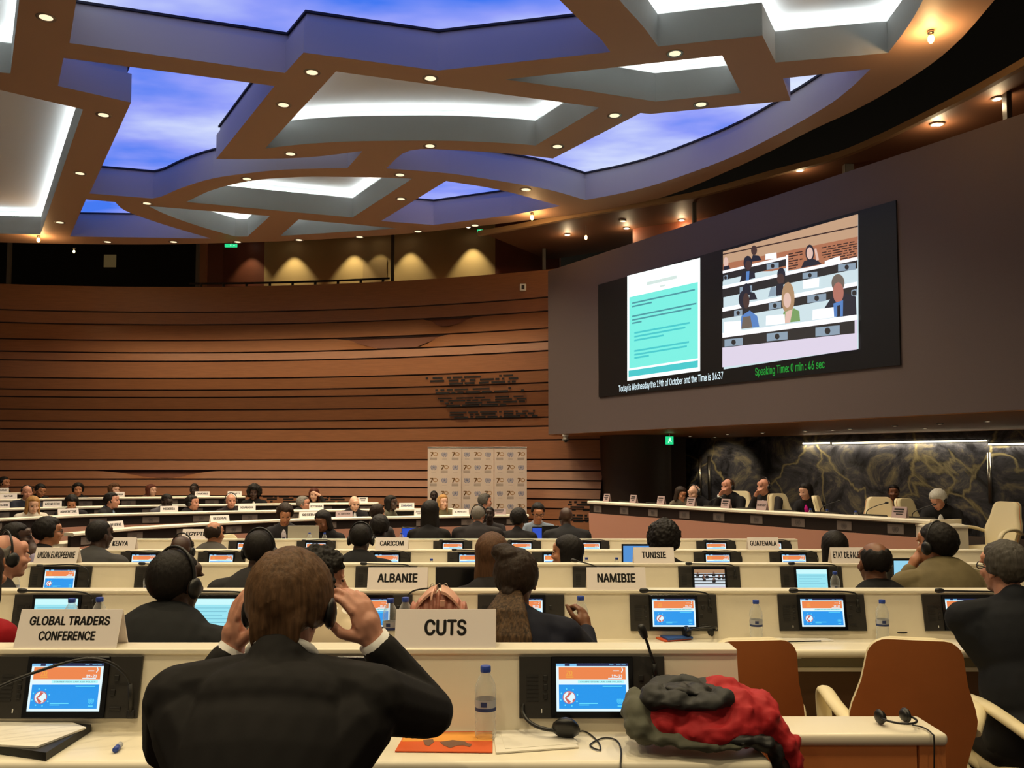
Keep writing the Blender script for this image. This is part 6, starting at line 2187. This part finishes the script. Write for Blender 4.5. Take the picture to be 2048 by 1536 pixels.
headset(q.x, q.y, q.z, 'black headset with trailing cord on the papers of the nearest desk', math.radians(-58), math.radians(-10), side=True,
        cord=[dz0(1128, 1478), dz0(1165, 1462), dz0(1195, 1482), dz0(1200, 1500), dz0(1180, 1490), dz0(1206, 1476), dz0(1232, 1480), dz0(1242, 1500), Vector((edge.x, 2.262, .765)), Vector((edge.x + .006, 2.258, .68)), Vector((edge.x + .01, 2.262, .5))])
q = atz(1402, 1279, DZT(1))
headset(q.x, q.y, q.z, 'black headset right of the blue notebook on the second desk', math.radians(70), math.radians(15), s=.9)
q = atz(1790, 1272, DZT(1))
headset(q.x, q.y, q.z, 'flat black headset on the second desk behind the tan chair', math.radians(90), math.radians(60), s=.72)
q = atz(1795, 1452, CABZ)
headset(q.x, q.y, q.z, 'black headset on the low tan cabinet with cord hanging down', math.radians(90), math.radians(12), s=.62,
        cord=[q + Vector((.04, -.01, .006)), q + Vector((.06, -.035, .006)), Vector((q.x + .062, 2.56, CABZ + .003)), Vector((q.x + .062, 2.548, CABZ - .02)), Vector((q.x + .058, 2.55, CABZ - .2)), Vector((q.x + .06, 2.55, CABZ - .5))])

# ---- papers
M_PAPER = mat('white paper', (232, 226, 214), .7)
M_ORANGE = mat('orange print', (222, 92, 36), .5)
M_YEL = mat('amber print', (236, 160, 66), .5)
M_MAP = mat('grey map print', (120, 84, 66), .6)
M_BOOKB = mat('blue cover', (46, 84, 150), .45)
def flat(corners, z, t, name, m, parent=None, org=None):
    P = [atz(x, y, z) for x, y in corners]
    if org is None: org = sum(P, Vector()) / len(P)
    mb = MB(); mb.prism([p - org for p in P], (0, 0, t))
    o = mb.build(name, m, parent)
    if parent is None: o.location = org
    return o, org
z = DZT(0) + .001
o, org = flat([(812, 1466), (985, 1464), (985, 1506), (790, 1504)], z, .003, 'booklet', M_ORANGE)
tag(o, 'orange booklet with grey world map on the nearest desk', 'booklet')
flat([(812, 1466), (985, 1464), (985, 1482), (803, 1483)], z + .0031, .0004, 'amber_band', M_YEL, o, org)
for k, cs in enumerate([[(846, 1480), (866, 1478), (868, 1484), (858, 1492), (850, 1490)], [(880, 1484), (905, 1480), (930, 1483), (940, 1490), (915, 1491), (900, 1496), (886, 1490)], [(930, 1486), (944, 1488), (940, 1494), (930, 1492)]]):
    flat(cs, z + .0036, .0003, 'map_print', M_MAP, o, org)
o, org = flat([(987, 1464), (1120, 1460), (1158, 1496), (992, 1508)], z, .004, 'paper_stack', M_PAPER)
tag(o, 'stack of white papers under the headset on the nearest desk', 'papers')
flat([(1000, 1462), (1140, 1466), (1156, 1487), (1010, 1498)], z + .0041, .0008, 'loose_sheet', M_PAPER, o, org)
o, org = flat([(-60, 1500), (92, 1521), (182, 1463), (30, 1452)], z, .02, 'document_folder', M_BLACK)
tag(o, 'black document folder under white papers at the left of the nearest desk', 'folder')
o, org = flat([(-60, 1490), (72, 1497), (172, 1458), (134, 1444), (-60, 1446)], z + .0205, .005, 'paper_stack', M_PAPER)
tag(o, 'white papers lying on the black folder at far left', 'papers')
q = atz(230, 1506, z)
r = empty('pen_cap', (q.x, q.y, q.z + .008), 'small blue and white pen cap on the nearest desk', 'pen')  # a pen cap, made of two short coloured tubes
mb = MB(); mb.tube([(0, 0, 0), (-.003, .022, 0)], .0075, 10); mb.build('blue_end', M_CAP, r, True)
mb = MB(); mb.tube([(-.003, .022, 0), (-.006, .045, 0)], .0078, 10); mb.build('pale_end', M_LABEL, r, True)
z1_ = DZT(1) + .001
o, org = flat([(1300, 1272), (1366, 1268), (1382, 1279), (1330, 1284)], z1_, .006, 'notebook', M_ORANGE)
tag(o, 'orange notebook under the blue one on the second desk', 'notebook')
o, org = flat([(1310, 1269), (1366, 1267), (1386, 1277), (1336, 1281)], z1_ + .0065, .008, 'notebook', M_BOOKB)
tag(o, 'blue notebook lying on the orange one on the second desk', 'notebook')
o, org = flat([(1500, 1274), (1640, 1272), (1668, 1282), (1500, 1285)], z1_, .003, 'paper_stack', M_PAPER)
tag(o, 'white paper pad on the second desk between two chairs', 'papers')
a, b = atz(1556, 1284, z1_ + .006), atz(1642, 1282, z1_ + .006)
mb = MB(); mb.tube([Vector((0, 0, 0)), b - a], .003, 8)
tag(mb.build('pen', M_BLACK, None, True, loc=a), 'thin dark pen lying on the white paper pad', 'pen')
o, org = flat([(1395, 1259), (1450, 1262), (1470, 1272), (1390, 1276)], z1_, .002, 'paper_stack', M_PAPER)
tag(o, 'white sheets under the headset on the second desk', 'papers')
# sockets in the apron of the second desk
for px in (1592, 1909):
    q = at(px, 1311, 4.07)
    r = empty('power_socket', (q.x - rowB.location.x, 4.30 - .232 - 4.30 + .0, q.z - rowB.location.z), None, None)
    for k in ('label', 'category', 'group'):
        if k in r: del r[k]
    r.parent = rowB
    r.location = (q.x - rowB.location.x, -.214, q.z - rowB.location.z)
    MB().rbox((0, 0, 0), (.06, .008, .036), .003).build('socket_plate', M_WHITE, r)
    mb = MB()
    for dx, dzz in ((-.010, 0), (.010, 0), (0, -.006)): mb.lathe([(.003, 0), (.003, .002)], 8, c=(0, 0, 0)); mb.v[-16:] = [(p[0] + dx, -.0045 - p[2], p[1] + dzz) for p in mb.v[-16:]]
    mb.build('socket_holes', M_BLACK, r)

# ---- handbag behind the CUTS plate
q = at(878, 1200, 4.02)
r = empty('handbag', (q.x, 4.02, DZT(1) + .002), 'blush pink leather handbag with gathered flap, standing behind the CUTS plate', 'handbag')
M_BAG = mat('blush leather', (216, 164, 142), .45, noise=.05, nscale=20)
M_BAGD = mat('blush leather edge', (150, 100, 82), .5)
mb = MB()
sec = [(-.125, .0), (-.12, .10), (-.10, .19), (-.07, .235), (.0, .25), (.07, .235), (.105, .19), (.125, .10), (.13, .0)]
for k in range(9):
    x = -.116 + k * .029
    tp = .262 - .62 * abs(x) ** 1.15
    mb.ell((x, -.012, tp / 2), (.021, .062 + .008 * (k % 2), tp / 2 + .012), sub=2)
mb.box((0, 0, .09), (.20, .10, .17))
mb.ell((0, 0, .05), (.125, .06, .055), sub=2)
fuse(mb.build('bag_body', mat('dusky rose leather', (172, 112, 94), .5), r, True), .006, 1)
for sx in (-1, 1):
    mb = MB()
    V = []
    for i in range(6):
        t = i / 5
        for j in range(5):
            u = j / 4
            V.append((sx * (.012 + t * .125), -.060 + u * .115, .270 - .012 * math.sin(u * math.pi * 3) - t ** 1.6 * .13 + .012 * u))
    F = [(i * 5 + j, i * 5 + j + 1, (i + 1) * 5 + j + 1, (i + 1) * 5 + j) for i in range(5) for j in range(4)]
    n = len(V)
    mb.add(V + [(p[0], p[1], p[2] - .013) for p in V], F + [tuple(x + n for x in f) for f in F] + [(i * 5, (i + 1) * 5, n + (i + 1) * 5, n + i * 5) for i in range(5)] + [(i * 5 + 4, (i + 1) * 5 + 4, n + (i + 1) * 5 + 4, n + i * 5 + 4) for i in range(5)] + [(25 + j, 26 + j, n + 26 + j, n + 25 + j) for j in range(4)])
    mb.build('flap', M_BAG, r, True, angle=50)
for k in range(1):
    mb = MB(); mb.tube(catmull([(-.03 + k * .03, -.078, .225), (-.025 + k * .03, -.06, .26), (-.02 + k * .03, .0, .275), (-.02 + k * .03, .05, .25)], 4), .0055, 8, flat=.5); mb.build('strap', M_BAG, r, True)
MB().rbox((.022, -.078, .215), (.022, .006, .03), .003).build('leather_tag', M_BAG, r)
for k in range(3):
    mb = MB(); mb.tube([(-.03 + k * .03 + .008 * math.cos(a), .0, .283 + .010 * math.sin(a)) for a in [2 * math.pi * i / 12 for i in range(13)]], .002, 6); mb.build('metal_ring', M_METAL, r, True)

# ---- jacket heaped on the nearest desk
J0 = atz(1400, 1480, DZT(0))
jk = empty('folded_jacket', (J0.x, 2.42, DZT(0) + .002), 'red and grey rain jacket with dark hood heaped on the nearest desk', 'jacket')
JB = Vector((J0.x, 2.42, DZT(0) + .002))
def jp(px, py, Y): return at(px, py, Y) - JB
M_RED = mat('red shell fabric', (176, 24, 32), .75, noise=.12, nscale=9, bump=.35)
M_OLIVE = mat('grey olive fabric', (84, 84, 70), .8, noise=.10, nscale=9, bump=.3)
M_HOOD = mat('charcoal hood fabric', (46, 46, 46), .7, noise=.15, nscale=8, bump=.3)
WRINKLE = bpy.data.textures.new('wrinkle', 'MARBLE'); WRINKLE.noise_scale = .07; WRINKLE.turbulence = 9
def blob(name, m, items, vox=.007, sm=3):
    mb = MB()
    for it in items:
        c, rr = it[0], it[1]
        mb.ell(c, rr, rot=it[2] if len(it) > 2 else None, sub=2)
    mb.v = [(p[0], p[1], max(p[2], .001) if p[0] < .150 else p[2]) for p in mb.v]
    o = fuse(mb.build(name, m, jk, True), vox, sm)
    d = o.modifiers.new('wrinkle', 'DISPLACE'); d.texture = WRINKLE; d.strength = .013; d.mid_level = .5; d.texture_coords = 'LOCAL'
    return o
blob('red_shell', M_RED, [(jp(1330, 1440, 2.40), (.062, .085, .062)), (jp(1400, 1432, 2.40), (.085, .10, .075)), (jp(1470, 1425, 2.41), (.085, .10, .075)), (jp(1520, 1432, 2.42), (.055, .09, .075)), (jp(1420, 1462, 2.35), (.10, .07, .045)), (jp(1480, 1455, 2.36), (.07, .06, .05), Matrix.Rotation(.3, 3, 'Y')),
     (jp(1545, 1462, 2.41), (.055, .07, .05), Matrix.Rotation(.75, 3, 'Y')), (jp(1568, 1490, 2.40), (.045, .06, .045), Matrix.Rotation(.9, 3, 'Y')), (jp(1585, 1520, 2.40), (.032, .055, .05)), (jp(1592, 1555, 2.40), (.030, .05, .06)), (jp(1590, 1600, 2.40), (.032, .05, .07)), (jp(1600, 1660, 2.40), (.034, .05, .08)), (jp(1360, 1425, 2.45), (.09, .08, .07)), (jp(1440, 1405, 2.46), (.10, .06, .07))])
for k in range(4):
    pass
blob('grey_panel', M_OLIVE, [(jp(1275, 1430, 2.42), (.045, .085, .062)), (jp(1285, 1460, 2.36), (.055, .05, .035)), (jp(1335, 1478, 2.33), (.075, .035, .022)), (jp(1400, 1488, 2.315), (.085, .035, .020)), (jp(1460, 1492, 2.31), (.05, .03, .016)), (jp(1270, 1405, 2.46), (.035, .06, .05))])
blob('dark_lining', M_BLACK, [(jp(1480, 1478, 2.33), (.075, .045, .026)), (jp(1520, 1484, 2.34), (.06, .045, .03), Matrix.Rotation(.5, 3, 'Y')), (jp(1552, 1512, 2.36), (.022, .05, .05)), (jp(1565, 1545, 2.37), (.022, .045, .05))])
blob('hood', M_HOOD, [(jp(1310, 1392, 2.40), (.045, .075, .042)), (jp(1350, 1402, 2.36), (.07, .05, .026), Matrix.Rotation(.12, 3, 'Y')), (jp(1410, 1406, 2.35), (.07, .05, .024)), (jp(1445, 1396, 2.37), (.030, .055, .030)), (jp(1330, 1364, 2.46), (.055, .05, .022), Matrix.Rotation(-.1, 3, 'Y')), (jp(1385, 1366, 2.47), (.07, .05, .02), Matrix.Rotation(.18, 3, 'Y')), (jp(1430, 1378, 2.46), (.045, .05, .02), Matrix.Rotation(.25, 3, 'Y')), (jp(1360, 1395, 2.44), (.09, .07, .03))], .006, 3)
blob('hood_opening', M_BLACK, [(jp(1372, 1380, 2.40), (.078, .05, .020), Matrix.Rotation(.14, 3, 'Y'))], .006, 2)

# ---- podium furniture
PYAW = math.radians(-57)
def on_pod(px, off):
    """point on the podium ledge seen in column px, moved 'off' metres towards the sitters"""
    Y = pod_Y(px); q = at(px, 930, Y)
    return Vector((q.x - dout.x * off, q.y - dout.y * off, DZ))
for px, w, txt, lb in [(1209, .145, None, 'mauve podium nameplate, first from the left end'), (1262, .145, None, 'mauve podium nameplate, second from the left end'), (1317, .15, None, 'mauve podium nameplate, third from the left end'),
                       (1377, .155, None, 'mauve podium nameplate before the white-fringed person'), (1446, .155, None, 'mauve podium nameplate before the person with fist at mouth'), (1518, .165, 'SECRETARIAT', 'mauve podium nameplate before the balding person in blue shirt'), (1792, .18, None, 'mauve podium nameplate at the right end of the podium')]:
    q = on_pod(px, .05)
    s_ = sign(txt, px, px + 1, 10, DZ, lb, yaw=PYAW, h=.125, d=.06, m=M_CARD_MAUVE, group='podium nameplates', fill=.9, th=.24, wfix=w)
    s_.location = (q.x, q.y, DZ + .001)
for px, lb in [(1240, 'dark podium console, first from the left end'), (1295, 'dark podium console, second from the left end'), (1345, 'dark podium console, third from the left end'), (1412, 'dark podium console left of the person with fist at mouth'), (1478, 'dark podium console right of the person with fist at mouth'),
               (1556, 'dark podium console left of the woman in pink'), (1640, 'dark podium console right of the woman in pink'), (1733, 'dark podium console below the left gooseneck microphone'), (1826, 'dark podium console below the right gooseneck microphone')]:
    q = on_pod(px, .14)
    r = empty('podium_console', (q.x, q.y, DZ - .16), lb, 'console', 'podium consoles', (0, 0, PYAW))
    mb = MB(); mb.prism([(-.17, -.03, .0), (-.17, -.03, .18), (-.17, .10, .02), (-.17, .10, 0)], (.34, 0, 0)); mb.build('housing', M_PLATE, r)
    if px in (1733, 1826, 1640, 1412):
        mb = MB(); mb.tube(catmull([(-.12, -.0, .15), (-.10, .0, .22), (.0, .02, .275), (.10, .05, .31)], 5), .005, 8); mb.build('microphone', M_MIC, r, True)
        mb = MB(); mb.ell((.115, .055, .316), (.024, .014, .014)); mb.build('windscreen', M_MIC, r, True)
for px, lb in [(1598, 'tiny water bottle left of the pink blouse on the podium'), (1631, 'tiny water bottle right of the pink blouse on the podium'), (1688, 'tiny water bottle beside the sideways podium chair')]:
    q = on_pod(px, .2); bottle(q.x, q.y, DZ - .15, lb, .95)
o, org = None, None
q = at(1913, 1054, 9.35)
mb = MB(); mb.box((0, 0, .002), (.26, .2, .004))
tag(mb.build('paper_stack', M_PAPER, loc=(q.x, 9.55, .891)), 'white papers on the cream side table before the white-haired person', 'papers')
run_fuse()
